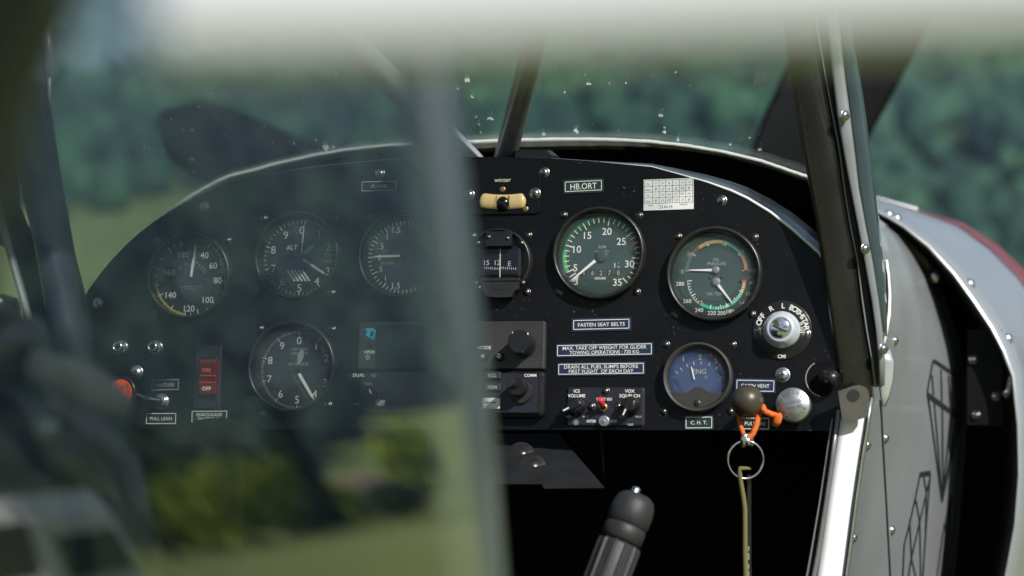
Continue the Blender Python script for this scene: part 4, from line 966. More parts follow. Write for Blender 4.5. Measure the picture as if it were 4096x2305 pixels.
# compass
g = G('compass', 'round black compass with rectangular window showing card numbers, beside window post', 1998, 1054, 138, (1750, 600, 2.417), ((1890, 945), (2113, 942), (2107, 1169), (1880, 1175)), 'compass', dial=M_bezel, rim=.93)
k = g.k
def cb(name, x0, y0, x1, y1, z0, z1, m, r=.001):
    a = g.at(x0, y1, z1); b_ = g.at(x1, y0, z1); return MB().rbox(a[0], a[1], b_[0], b_[1], z0, z1, r, r * .6).build(name, m, g.root)
cb('upper_block', 460, 785, 715, 935, .002, .016, M_plastic); cb('window_frame', 385, 930, 805, 1235, .002, .0075, M_bezel, .002)
cb('compass_card', 400, 945, 790, 1220, .002, .0085, mat('compass_card', (.008, .007, .016), .3), .002); cb('lower_plate', 415, 1232, 795, 1272, .002, .012, M_bezel)
b = MB(); pts = [g.at(x, y, .011) for x, y in ((420, 1272), (790, 1272), (790, 1330), (740, 1370), (715, 1420), (640, 1425), (560, 1425), (480, 1415), (440, 1370))][::-1]; b.poly(pts, .002, .011); b.build('lower_plate', M_bezel, g.root)
def cc(x, y): return g.at(x, y, .009)
b = MB(); a = cc(605, 1085); b.line(cc(608, 950), cc(604, 1232), .0007, .0092); b.build('lubber_line', M_cream, g.root)
b = MB()
for t, x, y in (('15', 470, 1088), ('12', 574, 1088), ('E', 694, 1098)): q = cc(x, y); b.text(t, q[0], q[1], g.u(50), .0088, 0, None, 0, .01)
for i in range(16): q = cc(455 + i * 20, 1140 + (i % 8) * 1.2); b.line((q[0], q[1] + g.u(9 + 4 * (i % 2))), (q[0], q[1] - g.u(9 + 4 * (i % 2))), g.u(8), .0088)
b.build('card_markings', M_grey_mark, g.root)
b = MB(); q = g.at(585, 1350, .0112); b.text('AIRPATH', q[0], q[1], g.u(20), .0113); b.build('lettering', mat('embossed_dark', (.004, .004, .004), .8), g.root)
for x, y in ((490, 843), (672, 855)): q = g.at(x, y, .016); screw(g.root, Matrix.Translation((q[0], q[1], .016)), g.u(20), me_d)
for x, y in ((385, 900), (810, 900), (360, 1290), (400, 1332), (765, 1330), (820, 1285)): q = g.at(x, y, .0098); screw(g.root, Matrix.Translation((q[0], q[1], .0095)), g.u(23), me_d)
g.marks = MB(); g.dim = MB()

# slip indicator
root, k = on_panel('slip_indicator', 2006, 775, 'black plate with amber curved slip tube and black ball, near panel top', 'slip indicator'); c0 = uv(2006, 775)
def rel(px, py, w=0.0, c=None): p = PMI @ hit(px, py, -w); c = c or c0; return (p.x - c.x, p.y - c.y)
a = rel(1850, 861, .0025); b_ = rel(2163, 690, .0025); MB().rbox(a[0], a[1], b_[0], b_[1], 0, .0025, .0045, .0006).build('plate', M_panel, root)
sc = 2.417; cr = lambda x, y: (1750 + x / sc, 600 + y / sc)
path = []
for i in range(25):
    t = -1 + 2 * i / 24; x = 624 + 225 * t; y = 502 - 20 * t * t; q = rel(*cr(x, y), .005); path.append((q[0], q[1], .0035))
rad_ = [(.0072 * math.sqrt(max(0.05, 1 - max(0, (abs(-1 + 2 * i / 24) - .82) / .18) ** 2))) for i in range(25)]
b = MB(); b.tube(path, rad_, 20)
b.v = [(x, y, .0028 + max(-.001, (z - .0035) * .45)) for x, y, z in b.v]
b.build('slip_tube', M_amberglass, root)
q = rel(*cr(622, 510), .008); b = MB(); b.lathe([(.0078 * math.sin(R(t)), .0012 + .0070 * math.cos(R(t))) for t in range(0, 100, 10)], 28, 0, Matrix.Translation((q[0], q[1], 0))); b.build('ball', mat('ball_black', (.006, .006, .006), .12, 0, .1), root)
b = MB(); q = rel(*cr(688, 440), .0083); q2 = rel(*cr(688, 565), .0083); b.tube([(q[0], q[1], .0072), ((q[0]+q2[0])/2, (q[1]+q2[1])/2, .0084), (q2[0], q2[1], .0068)], .0005, 6); q = rel(*cr(570, 440), .0083); q2 = rel(*cr(570, 560), .0083); b.tube([(q[0], q[1], .0070), ((q[0]+q2[0])/2, (q[1]+q2[1])/2, .0084), (q2[0], q2[1], .0066)], .0003, 6); b.build('wire_mark', M_recess, root)
q = rel(*cr(630, 288), .0027); b = MB(); b.text('winter', q[0], q[1], 42 / sc * k, .0027, 0, 68 * k, 0, .004); b.build('lettering', M_cream, root)
for x, y in ((628, 380), (850, 570)): q = rel(*cr(x, y), .0027); b = MB(); b.lathe([(0, .0026), (.0022, .0028), (.0026, .0025)], 16, 0, Matrix.Translation((q[0], q[1], 0))); b.build('rivet', M_brass, root)
for x, y in ((305, 433), (943, 420)): q = rel(*cr(x, y), .0025); screw(root, Matrix.Translation((q[0], q[1], .0025)), .0046, me_s)

# ------------------------------------------------------------------ placards
def placard(label, x0, y0, x1, y1, lines, m=M_plac_sky, h=None, rot=-.6, border=9, mt=M_mark, w=None, name='placard', zoff=0.0):
    cx, cy = (x0 + x1) / 2, (y0 + y1) / 2
    root, k = on_panel(name, cx, cy, label, 'placard', 'engraved placards on the panel', 0, -rot)
    a = uv(x0, y1); b_ = uv(x1, y0); W = (b_.x - a.x) / 2; H = (b_.y - a.y) / 2
    MB().box((-W, -H, 0), (W, H, .0010)).build('plate', m, root)
    b = MB(); i = border * k; z = .0013; t = 2.6 * k
    for q in (((-W+i, H-i), (W-i, H-i)), ((-W+i, -H+i), (W-i, -H+i)), ((-W+i, -H+i), (-W+i, H-i)), ((W-i, -H+i), (W-i, H-i))): b.line(q[0], q[1], t, z)
    b.build('border', mt, root)
    b = MB(); n = len(lines)
    for j, (t_, wd, hh) in enumerate(lines):
        y = (0 if n == 1 else (H * .34 if j == 0 else -H * .34)); b.text(t_, 0, y, hh * k, .0014, 0, wd * k, 0, .004)
    b.build('lettering', mt, root); return root
placard('green black registration placard HB.ORT above the rpm gauge', 2253, 716, 2416, 775, (('HB.ORT', 108, 25),), M_plac_green, rot=-1.6)
placard('dark placard FASTEN SEAT BELTS below the rpm gauge', 2286, 1271, 2526, 1326, (('FASTEN SEAT BELTS', 191, 15),), rot=-1.0)
placard('dark two line placard about glider towing weight 720 KG', 2223, 1372, 2613, 1428, (('MAX. TAKE OFF WEIGHT FOR GLIDER', 342, 15), ('TOWING OPERATIONS : 720 KG', 283, 15)), rot=-.9, border=7)
placard('dark two line placard DRAIN ALL FUEL SUMPS above the intercom', 2228, 1449, 2581, 1503, (('DRAIN ALL FUEL SUMPS BEFORE', 302, 15), ('FIRST FLIGHT  OF EACH DAY', 264, 15)), rot=-.7, border=7)
placard('green black placard C. H. T. under the blue gauge', 2738, 1663, 2855, 1719, (('C. H. T.', 66, 15),), M_plac_green, rot=-.8, border=7)
placard('dark placard CABIN VENT behind the brown knob', 2940, 1515, 3104, 1573, (('CABIN VENT', 114, 15),), rot=1.2, border=8)
placard('black placard PULL ON behind the orange cord', 2957, 1667, 3083, 1723, (('PULL ON', 80, 15),), M_plac_black, rot=.6, border=7)
placard('black placard FLARM half hidden by the window post', 1446, 723, 1590, 768, (('FLARM', 62, 15),), M_plac_black, rot=0, border=3)
placard('black placard MIXTURE above the mixture shaft nut', 606, 1517, 719, 1563, (('MIXTURE', 78, 15),), M_plac_black, rot=-1.2, border=3, mt=M_grey_mark)
placard('black placard PULL LEAN below the mixture shaft nut', 584, 1652, 708, 1698, (('PULL LEAN', 92, 14),), M_plac_black, rot=-.3, border=3)
placard('black placard ENROULAGE DU TREUIL under the red rocker switch', 766, 1643, 912, 1692, (('ENROULAGE', 108, 13), ('DU TREUIL', 92, 12)), M_plac_black, rot=-.5, border=3)
# compass correction card
root, k = on_panel('correction_card', 2674.5, 778, 'white paper compass correction card with handwritten grid', 'card', None, 0, .9); c0 = uv(2674.5, 778)
sc = 2.417; X = lambda x: (x - 1267.5) / sc * k * 1.02; Y = lambda y: -(y - 309) / sc * k
MB().box((X(1028), Y(461), 0), (X(1508), Y(158), .0008)).build('card', M_paper, root)
b = MB()
for y in (168, 224, 281, 338, 394): b.line((X(1036), Y(y)), (X(1502), Y(y)), .0003, .0010)
for x in (1036, 1116, 1180, 1243, 1307, 1373, 1436, 1502): b.line((X(x), Y(168)), (X(x), Y(394)), .0003, .0011)
b.build('grid_lines', M_ink, root); b = MB()
for r_, (h_, vals) in enumerate((('For', ('N', '30', '60', 'E', '120', '150')), ('Steer', ('0', '-1', '-1', '-2', '+2', '0')), ('For', ('S', '210', '240', 'W', '300', '330')), ('Steer', ('0', '-1', '+2', '+3', '-1', '0')))):
    y = (196, 253, 309, 366)[r_]; b.text(h_, X(1075), Y(y + 4), 18 / sc * k, .0012)
    for q, v in enumerate(vals): b.text(v, X((1148, 1212, 1275, 1340, 1404, 1468)[q]), Y(y), (15 if r_ % 2 == 0 else 28) / sc * k, .0012, 0, None, -8 if r_ % 2 else 0)
b.text('DATE :', X(1100), Y(412), 14 / sc * k, .0012); b.text('AIRPATH', X(1415), Y(412), 14 / sc * k, .0012); b.text('23.04.25', X(1245), Y(430), 28 / sc * k, .0012, 0, None, 2)
b.build('lettering', M_ink, root)

# ------------------------------------------------------------------ radios
def unit(name, label, x0, y0, x1, y1, depth, m, cat='radio', bev=.002, group=None):
    cx, cy = (x0 + x1) / 2, (y0 + y1) / 2; root, k = on_panel(name, cx, cy, label, cat, group); c = uv(cx, cy)
    a = rel(x0, y1, depth, c); b_ = rel(x1, y0, depth, c)
    MB().rbox(a[0], a[1], b_[0], b_[1], 0, depth, bev, bev * .7).build('faceplate', m, root); return root, k, c
def lettering(root, c, w, items, m=M_mark, name='lettering'):
    b = MB(); k = .2316e-3
    for it in items:
        t, x, y, h = it[:4]; wd = it[4] if len(it) > 4 else None; q = rel(x, y, w, c); b.text(t, q[0], q[1], h * k, w, 0, wd * k if wd else None, 0, .02)
    return b.build(name, m, root)
def rknob(root, c, x, y, r, z0, z1, m=M_plastic, name='knob', top=.94, flute=True):
    p = PMI @ hit(x, y, -z1); b = MB(); n = 40; rg = []
    for rr, z in ((r * 1.0, z0), (r, z1 - .0015), (r * top, z1)):
        rg.append([(p.x - c.x + rr * (1.03 if flute and i % 2 and z < z1 else 1) * math.cos(2*math.pi*i/n), p.y - c.y + rr * (1.03 if flute and i % 2 and z < z1 else 1) * math.sin(2*math.pi*i/n), z) for i in range(n)])
    b.loft(rg, 0, True, False, True, False); return b.build(name, m, root)
D1 = .008
root, k, c = unit('transponder', 'wide black transponder unit with large knob and cyan two letter logo', 1428, 1284, 2180, 1480, D1, M_radio)
sc = 2.636; cr = lambda x, y: (1800 + x / sc, 1200 + y / sc); cl = lambda x, y: (950 + x / sc, 1200 + y / sc)
lettering(root, c, D1 + .0003, (('ENT', *cr(220, 503), 14), ('MODE', *cr(362, 502), 14), ('XPDR', *cl(1392, 549), 13)))
b = MB(); p = [rel(*cl(x, y), D1 + .0004, c) for x, y in ((1350, 302), (1440, 298), (1436, 314), (1405, 316), (1385, 384), (1366, 384), (1352, 374), (1372, 318), (1346, 318))]
b.poly(p[::-1], D1, D1 + .0004)
def oq(pts): return [rel(*cl(x, y), D1 + .0004, c) for x, y in pts]
o1 = oq(((1400, 318), (1452, 316), (1460, 324), (1444, 388), (1436, 396), (1384, 396), (1378, 388), (1394, 324))); o2 = oq(((1408, 332), (1440, 331), (1443, 335), (1430, 381), (1427, 384), (1397, 384), (1395, 381), (1405, 336)))
b.loft([[(x, y, D1 + .0004) for x, y in o1], [(x, y, D1 + .0004) for x, y in o2]], 0, True, False, False, False)
b.poly(oq(((1412, 402), (1448, 403), (1448, 415), (1405, 414))), D1, D1 + .0004); b.build('logo', M_cyan, root)
b = MB(); q = rel(*cl(1374, 607), D1 + .0004, c); b.arc(.0016, .0021, 30, 330, D1 + .0004, 0, q[0], q[1]); b.line((q[0], q[1] + .0026), (q[0], q[1]), .0006, D1 + .0004); b.build('power_symbol', M_mark, root)
rknob(root, c, *cl(1395, 470), .0022, D1, D1 + .003, M_plastic, 'button')
rknob(root, c, *cr(350, 592), .0042, D1, D1 + .004, M_rubber, 'button', .8, False); lettering(root, c, D1 + .0043, (('M', *cr(344, 590), 14),), M_mark, 'button_letter')
rknob(root, c, *cr(200, 592), .0042, D1, D1 + .004, M_rubber, 'button', .8, False)
rknob(root, c, *cr(518, 595), .0040, D1, D1 + .004, M_plastic, 'button', .8, False)
b = MB(); A = lambda x, y: rel(*cr(x, y), D1 + .0044, c)
b.poly([A(485, 583), A(537, 583), A(512, 560)], D1 + .004, D1 + .0044); b.poly([A(485, 593), A(512, 614), A(537, 593)], D1 + .004, D1 + .0044); b.build('arrow_marks', M_mark, root)
kb = rknob(root, c, *cr(775, 480), .0118, D1, D1 + .0015, M_rubber, 'knob_skirt', .95, False); kb = rknob(root, c, *cr(728, 440), .0108, D1 + .001, D1 + .021, M_plastic, 'knob', .93)
b = MB()
for x, y in ((658, 352), (818, 360), (768, 535)): q = rel(*cr(x, y), D1 + .0208, c); b.box((q[0] - .0003, q[1] - .0012, D1 + .019), (q[0] + .0005, q[1] + .0012, D1 + .0209))
b.build('knob_mark', M_mark, root)
MB().rbox(*rel(1500, 1470, D1 + .0006, c), *rel(1780, 1300, D1 + .0006, c), D1 - .001, D1 + .0006, .002, .0003).build('display', mat('display_dark', (.006, .008, .010), .12), root)
D2 = .012
root, k, c = unit('comm_radio', 'lower black radio with white double arrow button and COMM knob', 1425, 1484, 2176, 1664, D2, M_plastic, bev=.0045)
cfx = rel(1440, 1650, D2 + .0006, c); cfy = rel(2148, 1493, D2 + .0006, c); MB().rbox(cfx[0], cfx[1], cfy[0], cfy[1], D2 - .001, D2 + .0006, .002, .0003).build('face_panel', M_radio2, root)
z = D2 + .0008
for n_, (t, y0, y1) in enumerate((('RCL', 757, 833), ('MEM', 880, 958))):
    a = rel(*cr(362, y1), z + .002, c); b_ = rel(*cr(532, y0), z + .002, c); MB().rbox(a[0], a[1], b_[0], b_[1], z - .001, z + .002, .001, .0006).build('button', M_radio, root)
    lettering(root, c, z + .0022, ((t, *cr(446, (y0 + y1) / 2), 14),), M_grey_mark, 'button_letter')
a = rel(*cr(334, 1150), z + .0025, c); b_ = rel(*cr(524, 1034), z + .0025, c); MB().rbox(a[0], a[1], b_[0], b_[1], z - .001, z + .0025, .0014, .0006).build('button', M_white_pl, root)['label'] = 'white double arrow button'
b = MB(); A = lambda x, y: rel(*cr(x, y), z + .0027, c); b.line(A(385, 1083), A(470, 1083), .0009, z + .0027)
b.add([A(360, 1083) + (z + .0027,), A(395, 1070) + (z + .0027,), A(395, 1096) + (z + .0027,)], [(0, 1, 2)]); b.add([A(494, 1083) + (z + .0027,), A(459, 1070) + (z + .0027,), A(459, 1096) + (z + .0027,)], [(0, 1, 2)]); b.build('arrow_mark', mat('arrow_navy', (.02, .03, .14), .5), root)
lettering(root, c, z, (('COMM', *cr(847, 795), 12),)); lettering(root, c, z, (('DUAL', *cl(1278, 792), 14), ('PUSH', *cl(1510, 1068), 11), ('TEST', *cl(1508, 1100), 11)))
lettering(root, c, z, (('OFF', *cl(1262, 1097), 11), ('VOL', *cl(1383, 884), 12), ('EQ', *cl(1438, 792), 12)), M_grey_mark, 'dim_lettering')  # letters outside the sun patch, their shade painted as grey
rknob(root, c, *cr(742, 968), .0108, z, z + .003, M_rubber, 'knob_skirt', .95, False); rknob(root, c, *cr(700, 915), .0082, z + .002, z + .015, M_plastic, 'knob', .9); rknob(root, c, *cr(625, 870), .0042, z + .012, z + .028, M_bezel, 'inner_knob', .9)
rknob(root, c, *cr(872, 932), .0022, z - .001, z + .0002, M_recess, 'screw_hole', .9, False); 
rknob(root, c, *cl(1380, 1000), .0078, z, z + .014, M_plastic, 'volume_knob', .9)
b = MB(); q = rel(*cl(1400, 965), z + .0143, c); b.line((q[0] - .001, q[1] + .002), (q[0] + .001, q[1] - .002), .0009, z + .0143); b.build('knob_mark', M_mark, root)

# intercom
D3 = .0022
root, k, c = unit('intercom', 'small black intercom plate with red toggle between two pointer knobs', 2260, 1548, 2580, 1710, D3, M_radio2, 'intercom', .0035)
sc = 2.9; cr = lambda x, y: (2150 + x / sc, 1250 + y / sc)
lettering(root, c, D3 + .0002, (('ICS', *cr(455, 911), 13), ('VOLUME', *cr(454, 966), 13, 71), ('VOX', *cr(1070, 911), 13), ('SQUELCH', *cr(1070, 966), 13, 82), ('PILOT ISO', *cr(775, 1006), 11, 62), ('INTER', *cr(625, 1261), 11, 38), ('VOX', *cr(884, 1261), 11, 26)))
lettering(root, c, D3 + .0002, (('MIN.', *cr(364, 1209), 8.5, 22), ('MAX.', *cr(560, 1209), 8.5, 26), ('LIVE', *cr(982, 1209), 8.5, 24), ('MAX.', *cr(1175, 1209), 8.5, 26), ('nat', *cr(1078, 1294), 13, 24)), M_grey_mark, 'dim_lettering')
b = MB(); q = rel(*cr(447, 1275), D3 + .0003, c)
for i in range(6): a = i * math.pi / 3 + .52; b.line((q[0], q[1]), (q[0] + .0024 * math.cos(a), q[1] + .0024 * math.sin(a)), .0007, D3 + .0003); b.disc(.0004, D3 + .0003, 8, 0, None, q[0] + .0026 * math.cos(a - .52), q[1] + .0026 * math.sin(a - .52))
b.build('star_mark', M_grey_mark, root)
def pointer(x, y, ang, sk):
    p = PMI @ hit(x, y, -D3); T = Matrix.Translation((p.x - c.x, p.y - c.y, D3)); b = MB()
    b.lathe([(.0085, 0), (.0085, .003), (.0070, .0045), (.0068, .012), (.006, .0128), (0, .0128)], 32, 0, T)
    kn = b.build('pointer_knob', M_plastic, root)
    b = MB(); b.poly([(-.0105, -.0016), (.006, -.0032), (.006, .0032), (-.0105, .0016)], .004, .0145, 0, T @ Matrix.Rotation(R(ang), 4, 'Z')); b.build('pointer_ridge', M_plastic, kn)
    b = MB(); b.line((-.0105, 0), (-.0045, 0), .0013, .0148, 0, None, T @ Matrix.Rotation(R(ang), 4, 'Z')); b.build('pointer_mark', M_mark, kn)
pointer(*cr(455, 1095), 28, 1); pointer(*cr(1085, 1085), 66, 1)
for x, y in ((790, 915), (622, 1092), (935, 1090)): q = rel(*cr(x, y), D3, c); screw(root, Matrix.Translation((q[0], q[1], D3)), .0034, me_d)
b = MB(); q = rel(*cr(770, 1105), D3, c); b.lathe([(.0042, 0), (.0042, .003), (.003, .0042), (.0024, .004)], 18, 0, Matrix.Translation((q[0], q[1], D3))); b.build('toggle_collar', M_brass, root)
qt = rel(*cr(728, 1010), D3 + .014, c); b = MB(); b.tube([(q[0], q[1], D3 + .002), ((q[0]*.6+qt[0]*.4), (q[1]*.6+qt[1]*.4), D3 + .008), (qt[0], qt[1], D3 + .0140), (qt[0] - .0002, qt[1] + .0006, D3 + .0148)], [.0017, .0024, .0031, .0020], 16); b.build('toggle_lever', M_redpl, root)
q = rel(*cr(768, 1260), D3 + .004, c); b = MB(); b.lathe([(.0050, -.004), (.0050, .000), (.0042, .0006), (.0036, .0002), (.003, .0006), (.0018, .0002), (.0012, .0006), (0, .0006)], 28, 0, Matrix.Translation((q[0], q[1], D3 + .004))); b.build('push_button', M_alu, root)

# rocker switch
D4 = .004
sc = 2.9; cr = lambda x, y: (300 + x / sc, 1250 + y / sc)
root, k, c = unit('rocker_switch', 'red rocker switch marked ON and OFF in black guard plate', *cr(1372, 378), *cr(1700, 1110), D4, M_radio2, 'switch', .001)
a = rel(*cr(1425, 968), D4 + .004, c); b_ = rel(*cr(1645, 508), D4 + .004, c); MB().rbox(a[0], a[1], b_[0], b_[1], D4, D4 + .004, .0022, .0012).build('switch_bezel', M_plastic, root)
b = MB(); rg = []
for y, zz in ((548, .0125), (575, .0140), (610, .0136), (735, .0085), (810, .0068), (945, .0058), (955, .004)):
    p0 = rel(*cr(1440, y), D4 + zz, c); p1 = rel(*cr(1632, y), D4 + zz, c); rg.append([(p0[0], p0[1], D4), (p0[0], p0[1], D4 + zz - .0006), (p0[0] + .0006, p0[1], D4 + zz), (p1[0] - .0006, p1[1], D4 + zz), (p1[0], p1[1], D4 + zz - .0006), (p1[0], p1[1], D4)])
b.loft(rg, 0, False, False, False, False); rk = b.build('rocker', M_redsw, root)
lettering(root, c, D4 + .0125, (('ON', *cr(1526, 667), 16),), mat('letter_red', (.70, .12, .10), .5), 'on_letter'); lettering(root, c, D4 + .0072, (('OFF', *cr(1526, 882), 16),), M_mark, 'off_letter')
b = MB()
for y, zz in ((735, .0102), (812, .0076)): p0 = rel(*cr(1444, y), D4 + zz, c); p1 = rel(*cr(1626, y), D4 + zz, c); b.box((p0[0], p0[1] - .0003, D4 + zz - .002), (p1[0], p0[1] + .0003, D4 + zz))
b.build('ridge_line', mat('ridge_red', (.80, .03, .03), .3), root)
# headset jacks
for (x, y), lb in (((484, 1392), 'chrome headset jack socket, left one of the pair'), ((623, 1392), 'chrome headset jack socket, right one of the pair by the red switch')):
    root, k = on_panel('headset_jack', x, y, lb, 'jack socket', 'headset jacks')
    b = MB(); b.lathe([(.0078, 0), (.0078, .0008), (.005, .0012)], 32); b.build('washer', M_screwdk, root)
    b = MB(); b.lathe([(.0068, .001), (.0068, .0032), (.0062, .0036), (.004, .0036)], 6, 0, Matrix.Rotation(.3, 4, 'Z'), False); b.build('nut', M_screw, root)
    b = MB(); b.lathe([(.0050, .002), (.0050, .0088), (.0044, .0096), (.0034, .0096), (.0030, .009), (.0030, .003)], 28); b.build('barrel', M_chrome, root)
    MB().disc(.0031, .0032, 20).build('socket_hole', M_recess, root)
# mounting screws with large pan heads
for x, y, lb in ((546, 1490, 'large silver pan head screw above the orange mixture knob'), (3131, 1500, 'large silver pan head screw above the primer knob')):
    root, k = on_panel('pan_head_screw', x, y, lb, 'screw', 'large pan head screws'); screw(root, Matrix(), .0058, me_w, .1, 'screw_head')
# mixture control
root, k = on_panel('mixture_control', 650, 1608, 'push pull mixture control with black rimmed orange knob on thin shaft', 'control knob'); c = uv(650, 1608)
b = MB(); b.lathe([(.0080, 0), (.0080, .003), (.0072, .0042), (.0064, .0042), (.0064, .006), (.005, .0068), (.0024, .0068)], 36); b.build('nut', M_chrome, root)
wK = .092
pk = PMI @ hit(487, 1566, -wK); dx, dy = pk.x - c.x, pk.y - c.y
b = MB(); b.tube([(0, 0, 0), (dx, dy, wK - .012)], .0021, 14); b.build('shaft', M_chrome, root)
TK = Matrix.Translation((dx, dy, wK)) @ Vector((dx, dy, wK)).to_track_quat('Z', 'Y').to_matrix().to_4x4()
b = MB(); b.lathe([(.003, -.020), (.0055, -.017), (.0095, -.010), (.0135, -.004), (.0142, .0), (.0136, .0022), (.0118, .0022), (.0112, .0012)], 40, 0, TK); b.build('knob', M_plastic, root)
b = MB(); b.disc(.0114, .0014, 36, 0, TK); kf = b.build('knob_face', M_orange, root)
b = MB(); b.arctext('MIXTURE', .0078, 0, .0036, .0017, 0, 22); b.text('PULL', 0, -.0005, .0034, .0017); b.text('LEAN', 0, -.0062, .003, .0017); b.v = [tuple(TK @ Vector(p)) for p in b.v]; b.build('knob_lettering', M_recess, root)
# key switch
root, k = on_panel('key_switch', 3129, 1322, 'chrome ignition key switch in round plate marked OFF R L BOTH START', 'key switch'); c = uv(3129, 1322); sc = 2.636; cr = lambda x, y: (2600 + x / sc, 1250 + y / sc)
b = MB(); b.lathe([(0, .0012), (.0262, .0012), (.0270, .0008), (.0270, 0)], 56); b.build('switch_plate', M_plastic, root)
b = MB()
for t, a, r_, h in (('OFF', -62, .0222, .0050), ('R', -27, .0222, .0046), ('L', 2, .0222, .0046), ('BOTH', 36, .0222, .0050), ('START', 76, .0222, .0050)): b.arctext(t, r_, a, h, .0015, 0, 9.2, 0, 0, False, .02)
b.arctext('PUSH', .0178, 82, .0034, .0015, 0, 8); b.text('CMI', 0, -.0236, .0032, .0015, 0, None, 0, .02); b.build('lettering', M_mark, root)
b = MB(); b.lathe([(.0166, .001), (.0166, .006), (.0158, .0072), (.0150, .0085), (.0125, .0150), (.0112, .0158), (.0092, .0158), (.0092, .0145)], 56); b.build('collar', mat('satin_chrome', (.60, .64, .70), .30, .3, .1, 90, .03, 400), root)
b = MB(); b.lathe([(.0091, .010), (.0091, .0166), (.0084, .0172), (0, .0172)], 40); cy_ = b.build('lock_cylinder', M_chrome, root)
b = MB(); b.line((-.0060, .0022), (.0060, -.0034), .0018, .0175); b.build('key_slot', M_recess, root)
for x, y in ((1152, 193), (1650, 225)): q = rel(*cr(x, y), .0012, c); screw(root, Matrix.Translation((q[0], q[1], .0012)), .0036, me_s)
# cabin vent ball knob
root, k = on_panel('vent_knob', 3015, 1622, 'worn brown ball knob on cabin vent pull with orange cord tied round it', 'control knob'); c = uv(3015, 1622)
wv = .045; pk = PMI @ hit(2988, 1606, -wv); bx, by = pk.x - c.x, pk.y - c.y
b = MB(); b.tube([(0, 0, 0), (bx, by, wv)], .004, 14); b.build('stem', M_steel_tube, root)
b = MB(); b.lathe([(.0143 * math.sin(R(t)), .0143 * math.cos(R(t))) for t in range(0, 181, 6)], 44, 0, Matrix.Translation((bx, by, wv))); b.build('ball', M_ball, root)
b = MB(); b.lathe([(.0143, -.0012), (.0147, -.0006), (.0143, 0)], 44, 0, Matrix.Translation((bx, by, wv - .004)) @ Matrix.Rotation(R(8), 4, 'X')); b.build('seam', M_plastic, root)
# primer
root, k = on_panel('primer', 3192, 1622, 'round aluminium engine primer knob with engraved lettering at lower right of panel', 'primer'); c = uv(3192, 1622)
wp = .028; pk = PMI @ hit(3171, 1619, -wp); bx, by = pk.x - c.x, pk.y - c.y
b = MB(); b.lathe([(.006, 0), (.006, wp * .4), (.0150, wp * .45), (.0152, wp - .001), (.0146, wp), (.0, wp)], 56, 0, Matrix.Translation((bx, by, 0))); b.build('knob', M_alu, root)
b = MB(); rt = 12
b.arctext('ENGINE', .0112, -10, .0034, wp + .0003, 0, 22, bx, by); b.arctext('PRIMER', .0112, 160, .0034, wp + .0003, 0, 21, bx, by, True)
b.text('KOHLER CO.', bx - .0004, by + .0022, .0027, wp + .0003, 0, .0165, rt); b.text('KOHLER, WIS.', bx, by - .0026, .0027, wp + .0003, 0, .0185, rt); b.build('engraved_lettering', mat('engraving', (.12, .13, .14), .6), root)
# orange cord, shackle, ring, hanging cord
def lp(x, y, d): return P(x, y, d)
db = 2.125
o = MB(); o.tube([lp(2955, 1648, db + .02), lp(2957, 1680, db + .012), lp(2964, 1710, db + .004), lp(2974, 1738, db), lp(2982, 1752, db)], .0021, 10); o.tube([lp(3040, 1630, db + .01), lp(3034, 1660, db + .004), lp(3026, 1700, db), lp(3012, 1735, db), lp(2996, 1756, db), lp(2984, 1756, db)], .0026, 10)
o.tube([lp(3043, 1626, db + .006), lp(3048, 1630, db), lp(3060, 1646, db - .002), lp(3082, 1656, db), lp(3100, 1664, db + .002), lp(3118, 1668, db + .004)], [.0030, .0036, .0026, .0027, .0032, .0030], 12); o.tube([lp(3108, 1656, db), lp(3112, 1668, db), lp(3108, 1684, db), lp(3100, 1700, db + .002)], [.0036, .0042, .0040, .0034], 10)
tag(o.build('orange_cord', M_cord), 'orange cord looped from the brown knob, knotted, ends beside primer', 'cord')
s_ = MB(); s_.tube([lp(2973, 1790, db), lp(2972, 1764, db - .002), lp(2978, 1745, db - .002), lp(2990, 1740, db), lp(3002, 1748, db + .004), lp(3006, 1768, db + .006), lp(3003, 1785, db + .006)], .0026, 10); s_.lathe([(.0, .0035), (.003, .003), (.0035, 0), (.003, -.003), (0, -.0035)], 14, 0, Matrix.Translation(lp(2990, 1766, db)))
tag(s_.build('shackle', M_chrome), 'small shiny metal shackle linking orange cord to the split ring', 'shackle')
rc = lp(2982, 1839, db); rg_ = MB(); pts = []
for i in range(60): a = 2 * math.pi * i / 30; pts.append(rc + Vector((.0158 * math.cos(a), .002 * math.cos(a) + .0012 * (i / 59 - .5), .0166 * math.sin(a))))
rg_.tube(pts, .0010, 8); tag(rg_.build('split_ring', M_chrome), 'thin round steel split ring hanging under the shackle', 'ring')
oc = MB(); oc.tube([lp(3000, 1876, db + .003), lp(2985, 1874, db), lp(2960, 1873, db - .002), lp(2958, 1890, db - .002), lp(2963, 1930, db), lp(2972, 1980, db), lp(2979, 2030, db), lp(2980, 2120, db), lp(2980, 2200, db), lp(2983, 2305, db), lp(2986, 2420, db)], [.0012, .0016, .0019, .0021, .0021, .0022, .0022, .0022, .0023, .0025, .0026], 12)
tag(oc.build('olive_cord', M_olive), 'olive green cord hanging from the split ring to the bottom', 'cord')
st_ = MB(); rgs = []
for y, x in ((1900, 2996), (1960, 2996), (2050, 2996), (2150, 2996), (2250, 2997), (2420, 3000)): a = lp(x - 7, y, db + .012); b_ = lp(x + 9, y, db + .014); rgs.append([tuple(a), tuple(b_), tuple(b_ + Vector((0, .002, 0))), tuple(a + Vector((0, .002, 0)))])
st_.loft(rgs, 0, True, True, True, False)
sr = st_.build('black_strap', M_plastic); tag(sr, 'narrow black strap with white printing behind the olive cord', 'strap')
b = MB()
